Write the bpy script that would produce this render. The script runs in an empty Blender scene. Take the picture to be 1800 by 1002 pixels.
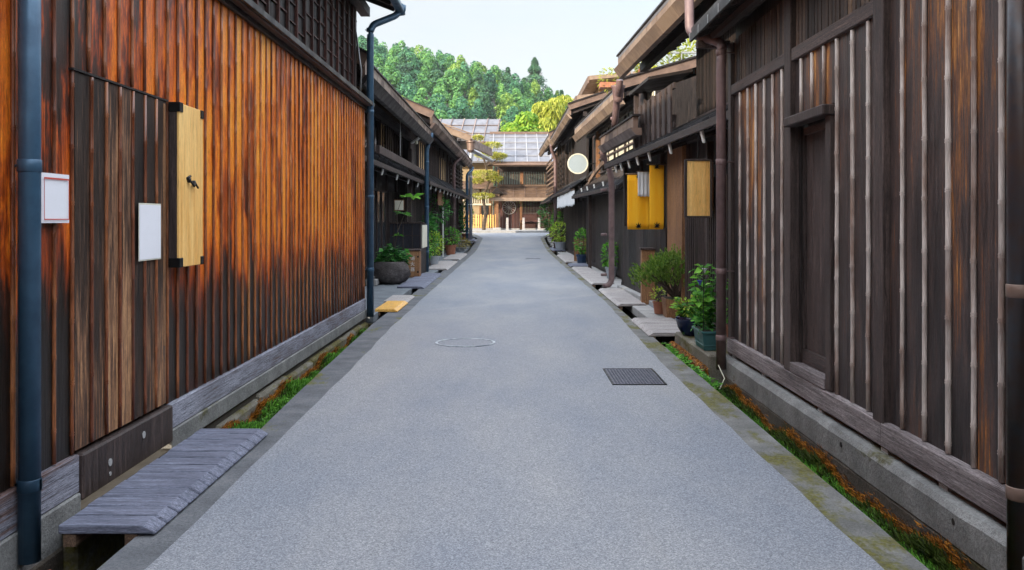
import bpy, math, random
from mathutils import Vector, Matrix
random.seed(7)
R = math.radians
U = random.uniform
SC = bpy.context.scene
COL = SC.collection
F, H, HY = 1545.0, 1.55, 385.0      # focal length in photo pixels, eye height, horizon row

# ------------------------------------------------------------------ mesh building
class MB:
    def __init__(s): s.v = []; s.f = []; s.m = []
    def add(s, vs, fs, m=0):
        o = len(s.v); s.v += [tuple(p) for p in vs]
        for f in fs: s.f.append([i + o for i in f]); s.m.append(m)
    def box(s, x0, x1, y0, y1, z0, z1, m=0):
        if x0 > x1: x0, x1 = x1, x0
        if y0 > y1: y0, y1 = y1, y0
        if z0 > z1: z0, z1 = z1, z0
        s.add([(x0,y0,z0),(x1,y0,z0),(x1,y1,z0),(x0,y1,z0),(x0,y0,z1),(x1,y0,z1),(x1,y1,z1),(x0,y1,z1)],
              [(0,3,2,1),(4,5,6,7),(0,1,5,4),(1,2,6,5),(2,3,7,6),(3,0,4,7)], m)
        return s
    def hexa(s, b, t, m=0):                       # four bottom points, four top points
        s.add(list(b) + list(t), [(0,3,2,1),(4,5,6,7),(0,1,5,4),(1,2,6,5),(2,3,7,6),(3,0,4,7)], m); return s
    def beam(s, a, b, w, h, m=0, up=(0,0,1)):     # box along a->b, w across, h along up
        a = Vector(a); b = Vector(b); d = (b - a).normalized(); u = Vector(up)
        if abs(d.dot(u)) > .98: u = Vector((0,1,0))
        r = d.cross(u).normalized(); u = r.cross(d).normalized()
        q = [(-w/2,-h/2),(w/2,-h/2),(w/2,h/2),(-w/2,h/2)]
        s.add([a + r*i + u*j for i, j in q] + [b + r*i + u*j for i, j in q],
              [(0,1,2,3),(7,6,5,4),(0,4,5,1),(1,5,6,2),(2,6,7,3),(3,7,4,0)], m); return s
    def tube(s, pts, r, n=10, m=0, caps=True):
        pts = [Vector(p) for p in pts]; rs = r if isinstance(r, (list, tuple)) else [r]*len(pts)
        rings = []; pr = None
        for i, p in enumerate(pts):
            if i == 0: d = pts[1] - p
            elif i == len(pts)-1: d = p - pts[i-1]
            else: d = (pts[i+1]-p).normalized() + (p-pts[i-1]).normalized()
            d = d.normalized() if d.length > 1e-9 else Vector((0,0,1))
            if pr is None:
                ref = Vector((0,0,1)) if abs(d.z) < .9 else Vector((1,0,0))
                pr = d.cross(ref).normalized()
            else:
                pr = (pr - d*pr.dot(d)).normalized()
            q = d.cross(pr)
            rings.append([p + (pr*math.cos(2*math.pi*k/n) + q*math.sin(2*math.pi*k/n))*rs[i] for k in range(n)])
        vs = [v for g in rings for v in g]; fs = []
        for i in range(len(pts)-1):
            for k in range(n):
                fs.append((i*n+k, i*n+(k+1)%n, (i+1)*n+(k+1)%n, (i+1)*n+k))
        if caps: fs.append(tuple(range(n-1,-1,-1))); fs.append(tuple((len(pts)-1)*n+k for k in range(n)))
        s.add(vs, fs, m); return s
    def lathe(s, c, prof, n=24, m=0, wob=0, sy=1):
        vs = []; fs = []
        for (r, z) in prof:
            for k in range(n):
                a = 2*math.pi*k/n; rr = r*(1 + (wob*(math.sin(3*a+z*9)*.5+math.sin(5*a+1+z*4)*.4+U(-.4,.4)) if wob else 0))
                vs.append((c[0]+rr*math.cos(a), c[1]+sy*rr*math.sin(a), c[2]+z))
        for i in range(len(prof)-1):
            for k in range(n): fs.append((i*n+k, i*n+(k+1)%n, (i+1)*n+(k+1)%n, (i+1)*n+k))
        fs.append(tuple(range(n-1,-1,-1))); fs.append(tuple((len(prof)-1)*n+k for k in range(n)))
        s.add(vs, fs, m); return s
    def leaf(s, p, d, l, w, m=0, fold=.15, droop=.25):      # pointed leaf with a midrib fold
        p = Vector(p); d = Vector(d).normalized()
        ref = Vector((0,0,1)) if abs(d.z) < .9 else Vector((1,0,0))
        r = d.cross(ref).normalized()
        a = U(-.7,.7); q = r.cross(d); r = r*math.cos(a) + q*math.sin(a); q = r.cross(d)
        mid = p + d*l*.45 - Vector((0,0,1))*l*droop*.3
        tip = p + d*l - Vector((0,0,1))*l*droop
        s.add([p, mid + r*w*.5 + q*w*fold, tip, mid - r*w*.5 + q*w*fold, mid], [(0,4,1),(4,2,1),(0,3,4),(4,3,2)], m)
    def build(s, name, mats, parent=None, smooth=False, bevel=0, loc=None, label=None, bev_seg=1):
        me = bpy.data.meshes.new(name); me.from_pydata([tuple(v) for v in s.v], [], s.f)
        if not isinstance(mats, (list, tuple)): mats = [mats]
        for mm in mats: me.materials.append(mm)
        if len(mats) > 1: me.polygons.foreach_set('material_index', s.m)
        if smooth: me.polygons.foreach_set('use_smooth', [True]*len(me.polygons))
        me.update()
        o = bpy.data.objects.new(name, me); COL.objects.link(o)
        if parent: o.parent = parent
        if loc: o.location = loc
        if label: o['label'] = label
        if bevel:
            b = o.modifiers.new('bevel', 'BEVEL'); b.width = bevel; b.segments = bev_seg; b.limit_method = 'ANGLE'
        return o

def tag(o, label=None, cat=None, group=None, kind=None):
    if label: o['label'] = label
    if cat: o['category'] = cat
    if group: o['group'] = group
    if kind: o['kind'] = kind
    return o
def root(name, label, cat, loc=(0,0,0), rot=0, group=None):
    o = bpy.data.objects.new(name, None); COL.objects.link(o); o.location = loc; o.rotation_euler = (0,0,R(rot))
    o.empty_display_size = .1
    return tag(o, label, cat, group)
def B(name, mat, parent, *args, bevel=0, label=None):
    return MB().box(*args).build(name, mat, parent, bevel=bevel, label=label)

# ------------------------------------------------------------------ material nodes
class NT:
    def __init__(s, name, rough=.6, metal=0, spec=.5):
        s.mat = bpy.data.materials.new(name); s.mat.use_nodes = True
        s.t = s.mat.node_tree; s.b = s.t.nodes['Principled BSDF']
        s.b.inputs['Roughness'].default_value = rough; s.b.inputs['Metallic'].default_value = metal
        s.b.inputs['Specular IOR Level'].default_value = spec
        s.geo = s.t.nodes.new('ShaderNodeNewGeometry')
    def inp(s, sock, v):
        if hasattr(v, 'is_linked') or isinstance(v, bpy.types.NodeSocket): s.t.links.new(v, sock)
        elif isinstance(v, (tuple, list)): sock.default_value = tuple(v) + ((1,) if len(v) == 3 and len(sock.default_value) == 4 else ())
        else: sock.default_value = v
    def pos(s, x=1, y=1, z=1, src=None):
        n = s.t.nodes.new('ShaderNodeVectorMath'); n.operation = 'MULTIPLY'
        s.t.links.new(src or s.geo.outputs['Position'], n.inputs[0]); n.inputs[1].default_value = (x, y, z); return n.outputs[0]
    def xyz(s, i):
        n = s.t.nodes.new('ShaderNodeSeparateXYZ'); s.t.links.new(s.geo.outputs['Position'], n.inputs[0]); return n.outputs[i]
    def noise(s, vec=None, scale=5, detail=3, rough=.55, dist=0):
        n = s.t.nodes.new('ShaderNodeTexNoise'); s.t.links.new(vec or s.geo.outputs['Position'], n.inputs['Vector'])
        n.inputs['Scale'].default_value = scale; n.inputs['Detail'].default_value = detail
        n.inputs['Roughness'].default_value = rough; n.inputs['Distortion'].default_value = dist; return n.outputs['Fac']
    def voro(s, vec=None, scale=5, feat='F1', out='Distance', rnd=1):
        n = s.t.nodes.new('ShaderNodeTexVoronoi'); n.feature = feat
        s.t.links.new(vec or s.geo.outputs['Position'], n.inputs['Vector'])
        n.inputs['Scale'].default_value = scale; n.inputs['Randomness'].default_value = rnd; return n.outputs[out]
    def ma(s, op, a, b=0, c=None):
        n = s.t.nodes.new('ShaderNodeMath'); n.operation = op; s.inp(n.inputs[0], a); s.inp(n.inputs[1], b)
        if c is not None: s.inp(n.inputs[2], c)
        return n.outputs[0]
    def map(s, v, a, b, c=0, d=1):
        n = s.t.nodes.new('ShaderNodeMapRange'); n.interpolation_type = 'SMOOTHSTEP'; s.inp(n.inputs[0], v)
        for i, q in enumerate((a, b, c, d)): n.inputs[i+1].default_value = q
        return n.outputs[0]
    def ramp(s, fac, stops):
        n = s.t.nodes.new('ShaderNodeValToRGB'); s.inp(n.inputs[0], fac); e = n.color_ramp.elements
        while len(e) < len(stops): e.new(.5)
        for i, (p, c) in enumerate(stops): e[i].position = p; e[i].color = tuple(c) + (1,)
        return n.outputs[0]
    def mix(s, fac, a, b, mode='MIX'):
        n = s.t.nodes.new('ShaderNodeMixRGB'); n.blend_type = mode; s.inp(n.inputs[0], fac); s.inp(n.inputs[1], a); s.inp(n.inputs[2], b)
        return n.outputs[0]
    def isl(s): return s.geo.outputs['Random Per Island']
    def bump(s, h, st=.3, dist=.01):
        n = s.t.nodes.new('ShaderNodeBump'); n.inputs['Strength'].default_value = st; n.inputs['Distance'].default_value = dist
        s.inp(n.inputs['Height'], h); s.t.links.new(n.outputs[0], s.b.inputs['Normal'])
    def done(s, col, rough=None):
        s.inp(s.b.inputs['Base Color'], col)
        if rough is not None: s.inp(s.b.inputs['Roughness'], rough)
        return s.mat

def grainvec(n, axis, k=.05):
    return n.pos(*[(k if a == axis else 1) for a in 'xyz'])
def wood(name, stops, axis='z', grain=45, k=.05, patch=3.0, pk=.25, pa=.55, ia=.35, rough=.6, bump=.35, spec=.3, crack=.6, streak=None, fgs=1.0, gc=1.9):
    n = NT(name, rough, spec=spec)
    gv = grainvec(n, axis, k)
    # every board gets its own stretch of grain
    add = n.t.nodes.new('ShaderNodeVectorMath'); add.operation = 'ADD'; n.t.links.new(gv, add.inputs[0])
    sc = n.ma('MULTIPLY', n.isl(), 37.0); cb = n.t.nodes.new('ShaderNodeCombineXYZ')
    for i in range(3): n.t.links.new(sc, cb.inputs[i])
    n.t.links.new(cb.outputs[0], add.inputs[1]); gv = add.outputs[0]
    g = n.noise(gv, grain, 5, .6, .3)
    p = n.noise(grainvec(n, axis, pk), patch, 4, .6)
    f = n.ma('ADD', n.ma('MULTIPLY', n.ma('SUBTRACT', g, .5), (1-pa)*gc), n.ma('MULTIPLY', n.ma('SUBTRACT', p, .5), pa*1.6))
    f = n.ma('ADD', f, .5)
    f = n.ma('ADD', f, n.ma('MULTIPLY', n.ma('SUBTRACT', n.isl(), .5), ia))
    if streak: f = streak(n, f)
    col = n.ramp(f, stops)
    cr = n.map(n.noise(gv, grain*2.2, 3, .7), .34, .46, 1-crack, 1)
    col = n.mix(1, col, cr, 'MULTIPLY')
    fg = n.map(n.noise(n.pos(*[(k*2.5 if q == axis else 1) for q in 'xyz']), grain*4.5, 2, .8), .32, .68, 1-.38*fgs, 1+.30*fgs)
    col = n.mix(1, col, fg, 'MULTIPLY')
    n.bump(n.ma('ADD', g, cr), bump, .006)
    return n.done(col, n.map(g, .3, .7, rough-.12, min(1, rough+.15)))

def plain(name, col, var=.25, scale=6, rough=.5, metal=0, bump=0, spec=.5, col2=None, iv=0):
    n = NT(name, rough, metal, spec)
    c2 = col2 or tuple(c*(1-var) for c in col)
    f = n.noise(None, scale, 5, .6)
    if iv: f = n.ma('ADD', f, n.ma('MULTIPLY', n.ma('SUBTRACT', n.isl(), .5), iv))
    c = n.ramp(f, [(.3, c2), (.7, col)])
    if bump: n.bump(n.noise(None, scale*6, 4, .65), bump, .01)
    return n.done(c, n.map(f, .2, .8, min(1, rough+.15), max(.05, rough-.1)))
def foliage(name, dark, mid, light, trans=.35, scale=1.2, rough=.55):
    n = NT(name, rough, spec=.25)
    f = n.ma('ADD', n.ma('MULTIPLY', n.isl(), .55), n.ma('MULTIPLY', n.noise(None, scale, 3, .6), .45))
    c = n.ramp(f, [(.22, dark), (.5, mid), (.78, light)])
    n.done(c)
    tr = n.t.nodes.new('ShaderNodeBsdfTranslucent'); n.t.links.new(c, tr.inputs[0])
    mx = n.t.nodes.new('ShaderNodeMixShader'); mx.inputs[0].default_value = trans
    out = n.t.nodes['Material Output']
    n.t.links.new(n.b.outputs[0], mx.inputs[1]); n.t.links.new(tr.outputs[0], mx.inputs[2]); n.t.links.new(mx.outputs[0], out.inputs[0])
    return n.mat

# left wall: orange lacquer worn off in streaks, tarred towards the sill
def streak_left(n, f):
    z = n.xyz(2); y = n.xyz(1)
    low = n.map(n.ma('ADD', z, n.ma('MULTIPLY', n.noise(n.pos(1, 3, .35), 2.2, 4, .6), 1.5)), 1.30, 2.25, -.60, .06)
    low = n.ma('ADD', low, n.map(z, .25, .6, .13, 0))
    f = n.ma('ADD', f, low)
    f = n.ma('ADD', f, n.map(y, 4.3, 7.5, -.07, .11))
    sm = n.map(n.noise(n.pos(1, 1.6, .5), 1.6, 6, .70), .47, .63, 0, -.30)
    return n.ma('ADD', f, sm)
M = {}
M['wood_orange'] = wood('orange_boards', [(.08,(.012,.008,.006)),(.27,(.060,.016,.007)),(.38,(.27,.040,.006)),(.50,(.60,.115,.010)),(.64,(.88,.225,.016)),(.86,(.98,.40,.04))],
                        'z', 85, .03, 2.6, .26, .55, .15, .42, .3, .5, .6, streak_left, 1.0, 1.35)
M['wood_leftdoor'] = wood('worn_door_boards', [(.25,(.012,.009,.008)),(.5,(.035,.022,.016)),(.62,(.085,.045,.028)),(.72,(.24,.12,.065)),(.85,(.50,.27,.13))],
                          'z', 60, .04, 2.2, .3, .5, .3, .55, .35, .3, .6, lambda n, f: n.ma('ADD', f, n.map(n.xyz(2), .5, 1.75, .09, -.07)))
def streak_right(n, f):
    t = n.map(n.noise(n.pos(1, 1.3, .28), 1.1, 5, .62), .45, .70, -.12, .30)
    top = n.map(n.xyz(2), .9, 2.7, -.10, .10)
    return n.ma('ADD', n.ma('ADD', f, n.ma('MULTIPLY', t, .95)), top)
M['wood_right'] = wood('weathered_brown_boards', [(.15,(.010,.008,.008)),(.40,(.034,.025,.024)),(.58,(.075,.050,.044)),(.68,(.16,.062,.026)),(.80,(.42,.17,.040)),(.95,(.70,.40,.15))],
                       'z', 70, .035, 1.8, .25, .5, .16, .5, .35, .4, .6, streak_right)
M['wood_slat'] = wood('grey_brown_slats', [(.25,(.018,.012,.010)),(.5,(.06,.040,.032)),(.75,(.13,.085,.06)),(.92,(.32,.20,.11))], 'z', 60, .05, 2, .3, .4, .4)
M['wood_frame'] = wood('dark_posts', [(.25,(.020,.014,.013)),(.55,(.052,.037,.034)),(.85,(.12,.085,.075))], 'z', 60, .04, 2, .3, .4, .2)
M['wood_rail'] = wood('dark_rails', [(.25,(.022,.016,.015)),(.55,(.065,.046,.042)),(.85,(.16,.115,.10))], 'y', 60, .04, 2, .3, .4, .2)
M['wood_sill'] = wood('bleached_sill', [(.22,(.05,.040,.04)),(.5,(.14,.115,.115)),(.8,(.33,.29,.29))], 'y', 80, .03, 2.5, .3, .45, .2, .8, .6)
M['wood_sill_left'] = wood('blue_grey_sill', [(.22,(.08,.035,.028)),(.42,(.13,.085,.08)),(.55,(.20,.20,.24)),(.8,(.38,.39,.46))], 'y', 80, .03, 2.0, .3, .6, .2, .8, .6)
M['wood_black'] = wood('soot_dark_boards', [(.25,(.008,.006,.006)),(.55,(.020,.015,.014)),(.85,(.055,.038,.032))], 'z', 60, .05, 2, .3, .4, .4, .55, .3)
M['wood_blackh'] = wood('soot_dark_beams', [(.25,(.012,.009,.009)),(.55,(.032,.024,.023)),(.85,(.085,.062,.055))], 'y', 60, .05, 2, .3, .4, .4, .6, .3)
M['wood_blue'] = wood('blue_black_panels', [(.25,(.010,.011,.016)),(.55,(.026,.028,.040)),(.85,(.06,.064,.085))], 'z', 60, .05, 2, .3, .4, .3)
M['wood_brown'] = wood('warm_brown_boards', [(.2,(.07,.034,.018)),(.5,(.20,.095,.045)),(.8,(.36,.19,.09))], 'z', 60, .05, 2, .3, .4, .4)
M['wood_brownh'] = wood('warm_brown_beams', [(.2,(.05,.030,.020)),(.5,(.12,.075,.050)),(.8,(.24,.155,.105))], 'y', 60, .05, 2, .3, .4, .5)
M['wood_fresh'] = wood('fresh_pine', [(.1,(.34,.13,.03)),(.32,(.78,.40,.10)),(.75,(.97,.62,.22))], 'z', 34, .05, 2.5, .3, .4, .1, .5, .15, .4, .3, None, .25)
M['wood_yellow'] = wood('new_yellow_plank', [(.2,(.56,.26,.05)),(.5,(.80,.43,.09)),(.8,(.92,.56,.16))], 'y', 40, .05, 2, .3, .4, .1, .45, .15, .4, .2)
M['plank_blue'] = wood('weathered_deck_planks', [(.2,(.035,.038,.055)),(.5,(.105,.115,.16)),(.8,(.22,.235,.31))], 'x', 70, .04, 3, .3, .25, .30, .7, .15)
M['plank_grey'] = wood('pale_deck_planks', [(.2,(.16,.145,.14)),(.5,(.30,.275,.27)),(.8,(.46,.43,.42))], 'x', 70, .04, 3, .3, .35, .4, .7, .4)
M['bamboo_dark'] = wood('old_lacquered_bamboo', [(.10,(.030,.010,.006)),(.40,(.16,.045,.018)),(.65,(.34,.12,.04)),(.9,(.55,.25,.09))], 'z', 40, .03, 2.0, .3, .75, .3, .36, .15, .6, .2)
M['bamboo_pale'] = wood('silvered_bamboo', [(.12,(.10,.055,.04)),(.36,(.28,.20,.165)),(.52,(.46,.39,.35)),(.85,(.70,.63,.58))], 'z', 40, .02, 3.5, .5, .8, .2, .42, .12, .5, .2, None, .5)

n = NT('asphalt_surface', .85, spec=.35)
sp = n.voro(None, 170, 'F1', 'Color'); spf = n.t.nodes.new('ShaderNodeSeparateColor'); n.t.links.new(sp, spf.inputs[0])
c = n.ramp(spf.outputs[0], [(.0,(.15,.16,.18)),(.35,(.225,.238,.265)),(.7,(.275,.288,.315)),(.97,(.39,.40,.42))])
big = n.ramp(n.noise(n.pos(1, .35, 1), .8, 4, .6), [(.35,(.80,.83,.88)),(.65,(1.08,1.05,1.0))])
c = n.mix(1, c, big, 'MULTIPLY')
wear = n.map(n.noise(n.pos(1.2, .12, 1), 1.4, 3, .5), .55, .8, 0, .28)
c = n.mix(wear, c, (.27,.26,.235))
stn = n.map(n.noise(n.pos(1, .5, 1), 2.3, 5, .7), .62, .75, 0, .35)
c = n.mix(stn, c, (.14, .15, .17))
n.bump(n.ma('ADD', n.noise(None, 120, 3, .7), n.ma('MULTIPLY', n.noise(None, 1.5, 2, .5), 1.5)), .4, .005)
M['asphalt'] = n.done(c)

def concrete(name, dark, mid, light, moss=0, mcol=(.16,.17,.015), bump=.6, zmoss=None, mscale=2.2, spk=1.0):
    n = NT(name, .9, spec=.25)
    f = n.ma('ADD', n.ma('MULTIPLY', n.noise(None, 3, 6, .65), .6), n.ma('MULTIPLY', n.noise(None, 60, 3, .7), .4))
    c = n.ramp(f, [(.32, dark), (.5, mid), (.68, light)])
    pit = n.map(n.voro(None, 90, 'F1', 'Distance'), .12, .3, 1-.45*spk, 1)
    c = n.mix(1, c, pit, 'MULTIPLY')
    if moss:
        mk = n.map(n.noise(n.pos(1, .45, 1), mscale, 5, .7), .62-moss*.25, .70-moss*.2, 0, .9)
        mk = n.ma('MULTIPLY', mk, n.map(n.noise(None, 40, 3, .7), .3, .55, .4, 1))
        c = n.mix(mk, c, n.ramp(n.noise(None, 25, 3, .6), [(.35, tuple(q*.5 for q in mcol)), (.65, mcol)]))
    n.bump(n.ma('ADD', n.noise(None, 35, 5, .7), n.noise(None, 8, 3, .6)), bump, .015)
    return n.done(c)
M['kerb'] = concrete('kerb_concrete', (.09,.09,.085), (.17,.17,.165), (.28,.28,.27), .55, (.15,.14,.02))
M['kerb_left'] = concrete('kerb_concrete_dark', (.07,.075,.08), (.13,.137,.15), (.21,.215,.225), .22, (.17,.17,.03))
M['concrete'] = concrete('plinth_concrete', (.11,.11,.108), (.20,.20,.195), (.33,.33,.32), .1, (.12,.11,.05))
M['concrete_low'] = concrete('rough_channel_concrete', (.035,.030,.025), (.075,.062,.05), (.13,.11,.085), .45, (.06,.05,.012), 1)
M['concrete_pale'] = concrete('paving_concrete', (.22,.215,.21), (.34,.335,.33), (.46,.455,.45), 0, bump=.2)
M['concrete_moss'] = concrete('mossy_ledge_concrete', (.10,.09,.07), (.17,.155,.125), (.26,.25,.21), .6, (.13,.11,.02), .9)
M['slate'] = concrete('slate_slab', (.10,.115,.135), (.16,.18,.20), (.24,.26,.28), 0, bump=.3)
M['water'] = plain('dark_channel_floor', (.012,.012,.010), .3, 4, .15)
M['soil'] = plain('soil', (.055,.045,.032), .4, 5, .95, bump=.4)
M['stone'] = concrete('trough_granite', (.030,.027,.027), (.085,.075,.074), (.26,.24,.235), 0, bump=1.6, spk=.9)
M['pipe_blue'] = plain('blue_grey_pipe', (.055,.125,.20), .35, 7, .38, .25, .05, col2=(.032,.075,.13))
M['pipe_mauve'] = plain('mauve_brown_pipe', (.20,.13,.128), .3, 7, .5, .1, .05, col2=(.125,.082,.08))
M['pipe_black'] = plain('black_pipe', (.035,.04,.05), .4, 9, .35, .3, .1, col2=(.05,.028,.02))
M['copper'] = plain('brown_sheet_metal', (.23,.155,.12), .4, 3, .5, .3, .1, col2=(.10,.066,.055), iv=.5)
M['copper_lit'] = plain('sunlit_sheet_metal', (.30,.215,.155), .3, 3, .55, .15, .1, col2=(.17,.12,.09), iv=.5)  # lighter copy of the brown sheet metal, sunlight put into the colour
M['copper_edge'] = plain('dark_flashing', (.035,.028,.028), .4, 4, .45, .35)
M['roof_metal'] = plain('grey_roof_sheets', (.165,.165,.185), .3, 1.2, .55, .1, .1, col2=(.10,.10,.115), iv=.35)
M['roof_tile'] = plain('charcoal_roof_boards', (.055,.055,.062), .4, 5, .7, 0, .3, col2=(.022,.022,.025), iv=.5)
M['plaster'] = plain('cream_plaster', (.66,.64,.52), .15, 3, .9, bump=.15)
M['plaster_tan'] = plain('tan_plaster', (.37,.28,.17), .2, 2, .9, bump=.15)
M['paper'] = plain('paper', (.80,.80,.84), .05, 4, .85, spec=.1)
M['paper_red'] = plain('red_ink', (.55,.06,.035), .1, 4, .5)
M['white_paint'] = plain('white_paint', (.78,.78,.76), .12, 9, .5)
M['iron'] = plain('black_iron', (.012,.012,.013), .3, 12, .45, .6, .1)
M['seam'] = plain('roof_seam_metal', (.30,.30,.32), .2, 8, .6)
M['zinc'] = plain('galvanised_steel', (.45,.46,.47), .25, 12, .4, .7)
M['navy'] = plain('navy_glaze', (.008,.014,.055), .3, 5, .12)
M['teal'] = plain('teal_plastic', (.035,.12,.125), .2, 6, .4)
M['terracotta'] = plain('terracotta', (.42,.17,.10), .3, 8, .8, bump=.1)
M['pot_grey'] = plain('pale_grey_pot', (.36,.39,.44), .15, 8, .5)
M['pot_blue'] = plain('blue_pot', (.02,.045,.10), .2, 8, .3)
n = NT('yellow_cloth', .85, spec=.1)
fw = n.ramp(n.noise(n.pos(3, 3, .3), 3, 4, .6), [(.3,(.95,.42,.015)),(.7,(1.0,.55,.04))])
n.bump(n.noise(n.pos(1, 1, .15), 14, 3, .5), .15, .01)
M['noren'] = n.done(fw)
M['cloth_white'] = plain('white_cloth', (.74,.76,.78), .1, 5, .9, bump=.1)
M['amber_glass'] = plain('paper_screen', (.52,.36,.18), .3, 3, .7)
M['glass_dark'] = plain('dark_glass', (.03,.035,.04), .2, 2, .12)
M['glass_green'] = plain('pale_green_glass', (.22,.28,.24), .4, 2, .25)
M['grate'] = plain('cast_iron_cover', (.13,.135,.17), .4, 30, .55, .3, .2)
M['maroon'] = wood('maroon_boards', [(.2,(.028,.013,.011)),(.5,(.06,.025,.021)),(.8,(.11,.045,.037))], 'z', 50, .05, 2, .3, .4, .4)
M['bark'] = plain('bark', (.10,.07,.05), .5, 9, .95, bump=.8, col2=(.04,.028,.02))
M['leaf_bright'] = foliage('bright_leaves', (.045,.15,.02), (.10,.33,.035), (.24,.52,.07), .35, 4)
M['leaf_deep'] = foliage('deep_green_leaves', (.02,.10,.025), (.05,.21,.04), (.12,.36,.07), .3, 4)
M['leaf_lime'] = foliage('lime_leaves', (.16,.30,.03), (.32,.48,.05), (.52,.60,.10), .35, 4)
M['needles'] = foliage('mugo_needles', (.05,.13,.02), (.14,.27,.035), (.30,.42,.07), .2, 5)
M['pine_pad'] = foliage('garden_pine_needles', (.20,.22,.04), (.42,.43,.08), (.66,.60,.16), .3, 2)
M['willow'] = foliage('yellow_green_tree', (.16,.22,.025), (.36,.41,.05), (.56,.56,.11), .4, .5)
M['bright_tree'] = foliage('vivid_green_tree', (.08,.20,.015), (.20,.38,.03), (.36,.50,.06), .4, .5)
M['moss_green'] = foliage('green_moss', (.03,.09,.01), (.085,.24,.025), (.18,.44,.05), .3, 5)
M['moss_orange'] = foliage('rusty_moss', (.07,.03,.008), (.30,.11,.014), (.58,.24,.03), .2, 5)
M['moss_dark'] = foliage('dark_moss', (.015,.022,.004), (.035,.06,.008), (.08,.11,.015), .2, 5)
M['grass_dry'] = foliage('dry_grass', (.16,.14,.03), (.32,.26,.06), (.45,.36,.10), .3, 5)
M['flower'] = plain('violet_petals', (.10,.10,.62), .3, 30, .6)
M['flower_white'] = plain('white_petals', (.8,.75,.85), .1, 30, .6)
M['crown_a'] = foliage('hill_broadleaf', (.045,.15,.05), (.10,.28,.08), (.20,.42,.10), .3, .05)
M['crown_b'] = foliage('hill_dark_broadleaf', (.025,.10,.06), (.055,.19,.095), (.11,.30,.12), .25, .05)
M['crown_c'] = foliage('hill_yellow_green', (.09,.19,.035), (.19,.34,.06), (.34,.48,.09), .3, .05)
M['crown_d'] = foliage('hill_conifer', (.025,.085,.045), (.055,.16,.075), (.12,.26,.10), .2, .05)
CLOUD0, CLOUD1, CLOUDC, SKYS, SUNS, EXPO = .45, .9, (2.85, 2.85, 2.86), .12, 2.7, 1.42; CLOUDZ = (15, 16, 17.5); HAZE = 0.00014
# ------------------------------------------------------------------ setting
def gz(y):                                     # the street climbs gently towards its end
    if y < 40: return 0.0
    t = min(1, (y-40)/22.0); return .75*t*t*(3-2*t)*.9 + .075*t
def lerp(y, pts):
    if y <= pts[0][0]: return pts[0][1]
    for (a, p), (b, q) in zip(pts, pts[1:]):
        if y <= b: return p + (q-p)*(y-a)/(b-a)
    return pts[-1][1]
AL = [(-8,-1.62),(6,-1.62),(9,-1.66),(13,-1.73),(30,-1.74),(52,-1.72),(57,-2.6)]     # asphalt edges
AR = [(-8,1.66),(5,1.63),(9,1.60),(13,1.68),(17,1.76),(25,1.70),(52,1.68),(57,2.6)]
KL = [(-8,-1.80),(6,-1.84),(9,-1.95),(13,-2.06),(52,-2.06),(57,-2.9)]                # kerb outer edges
KR = [(-8,1.84),(20,1.86),(52,1.90),(57,2.9)]
YS = [-14+.5*i for i in range(0, 144)]
def strip(name, mat, fl, fr, zoff, depth, kind='structure', ys=YS, jag=0, jagr=0, bevel=0):
    mb = MB(); nl = 6
    rows = []
    for y in ys:
        a, b = fl(y) + U(-jag, jag), fr(y) + U(-jagr, jagr)
        rows.append([(a + (b-a)*k/nl, y, gz(y)+zoff) for k in range(nl+1)] + [(b, y, gz(y)+zoff-depth), (a, y, gz(y)+zoff-depth)])
    m = nl+3; vs = [p for r_ in rows for p in r_]; fs = []
    for i in range(len(rows)-1):
        for k in range(m): fs.append((i*m+k, i*m+(k+1)%m, (i+1)*m+(k+1)%m, (i+1)*m+k))
    fs.append(tuple(range(m))); fs.append(tuple((len(rows)-1)*m+k for k in range(m-1,-1,-1)))
    mb.add(vs, fs)
    return tag(mb.build(name, mat, bevel=bevel), kind=kind)
strip('road', M['asphalt'], lambda y: lerp(y, AL), lambda y: lerp(y, AR), .004, .20, jag=.012, jagr=.012)
strip('kerb_left', M['kerb_left'], lambda y: lerp(y, KL), lambda y: lerp(y, AL)+.06, 0, .50, ys=[y for y in YS if y < 57], jag=.004)
strip('kerb_right', M['kerb'], lambda y: lerp(y, AR)-.06, lambda y: lerp(y, KR), 0, .50, ys=[y for y in YS if y < 57], jagr=.004)
# ground: one sheet with the two drainage channels sunk in it
mb = MB(); xs = [-900,-60,-12,-2.34,-2.34,-1.70,-1.70,1.70,1.70,2.27,2.27,12,60,900]
ys = [-30,-14,0,10,20,30,40,44,48,52,56,57,60,62,70,100,150,220,900]
vs = []; W = len(xs)
for y in ys:
    g = gz(y)
    for i, x in enumerate(xs):
        z = g - .03
        if y < 56.5 and y > -15:
            if i in (4,5,8,9): z = g - .45
            elif i in (6,7): z = g - .25
        vs.append((x, y, z))
mb.add(vs, [(j*W+i, j*W+i+1, (j+1)*W+i+1, (j+1)*W+i) for j in range(len(ys)-1) for i in range(W-1)])
tag(mb.build('ground', M['soil']), kind='structure')
mb = MB()
for s_ in (-1, 1): mb.box(s_*1.86, s_*2.26, -7, 56, -.449, -.435)
tag(mb.build('channel_water', M['water']), kind='structure')
# the paved cross street at the end
mb = MB(); mb.box(-40, 40, 57.2, 61.6, .55, .79)
tag(mb.build('cross_street', M['concrete_pale']), kind='structure')
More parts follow.
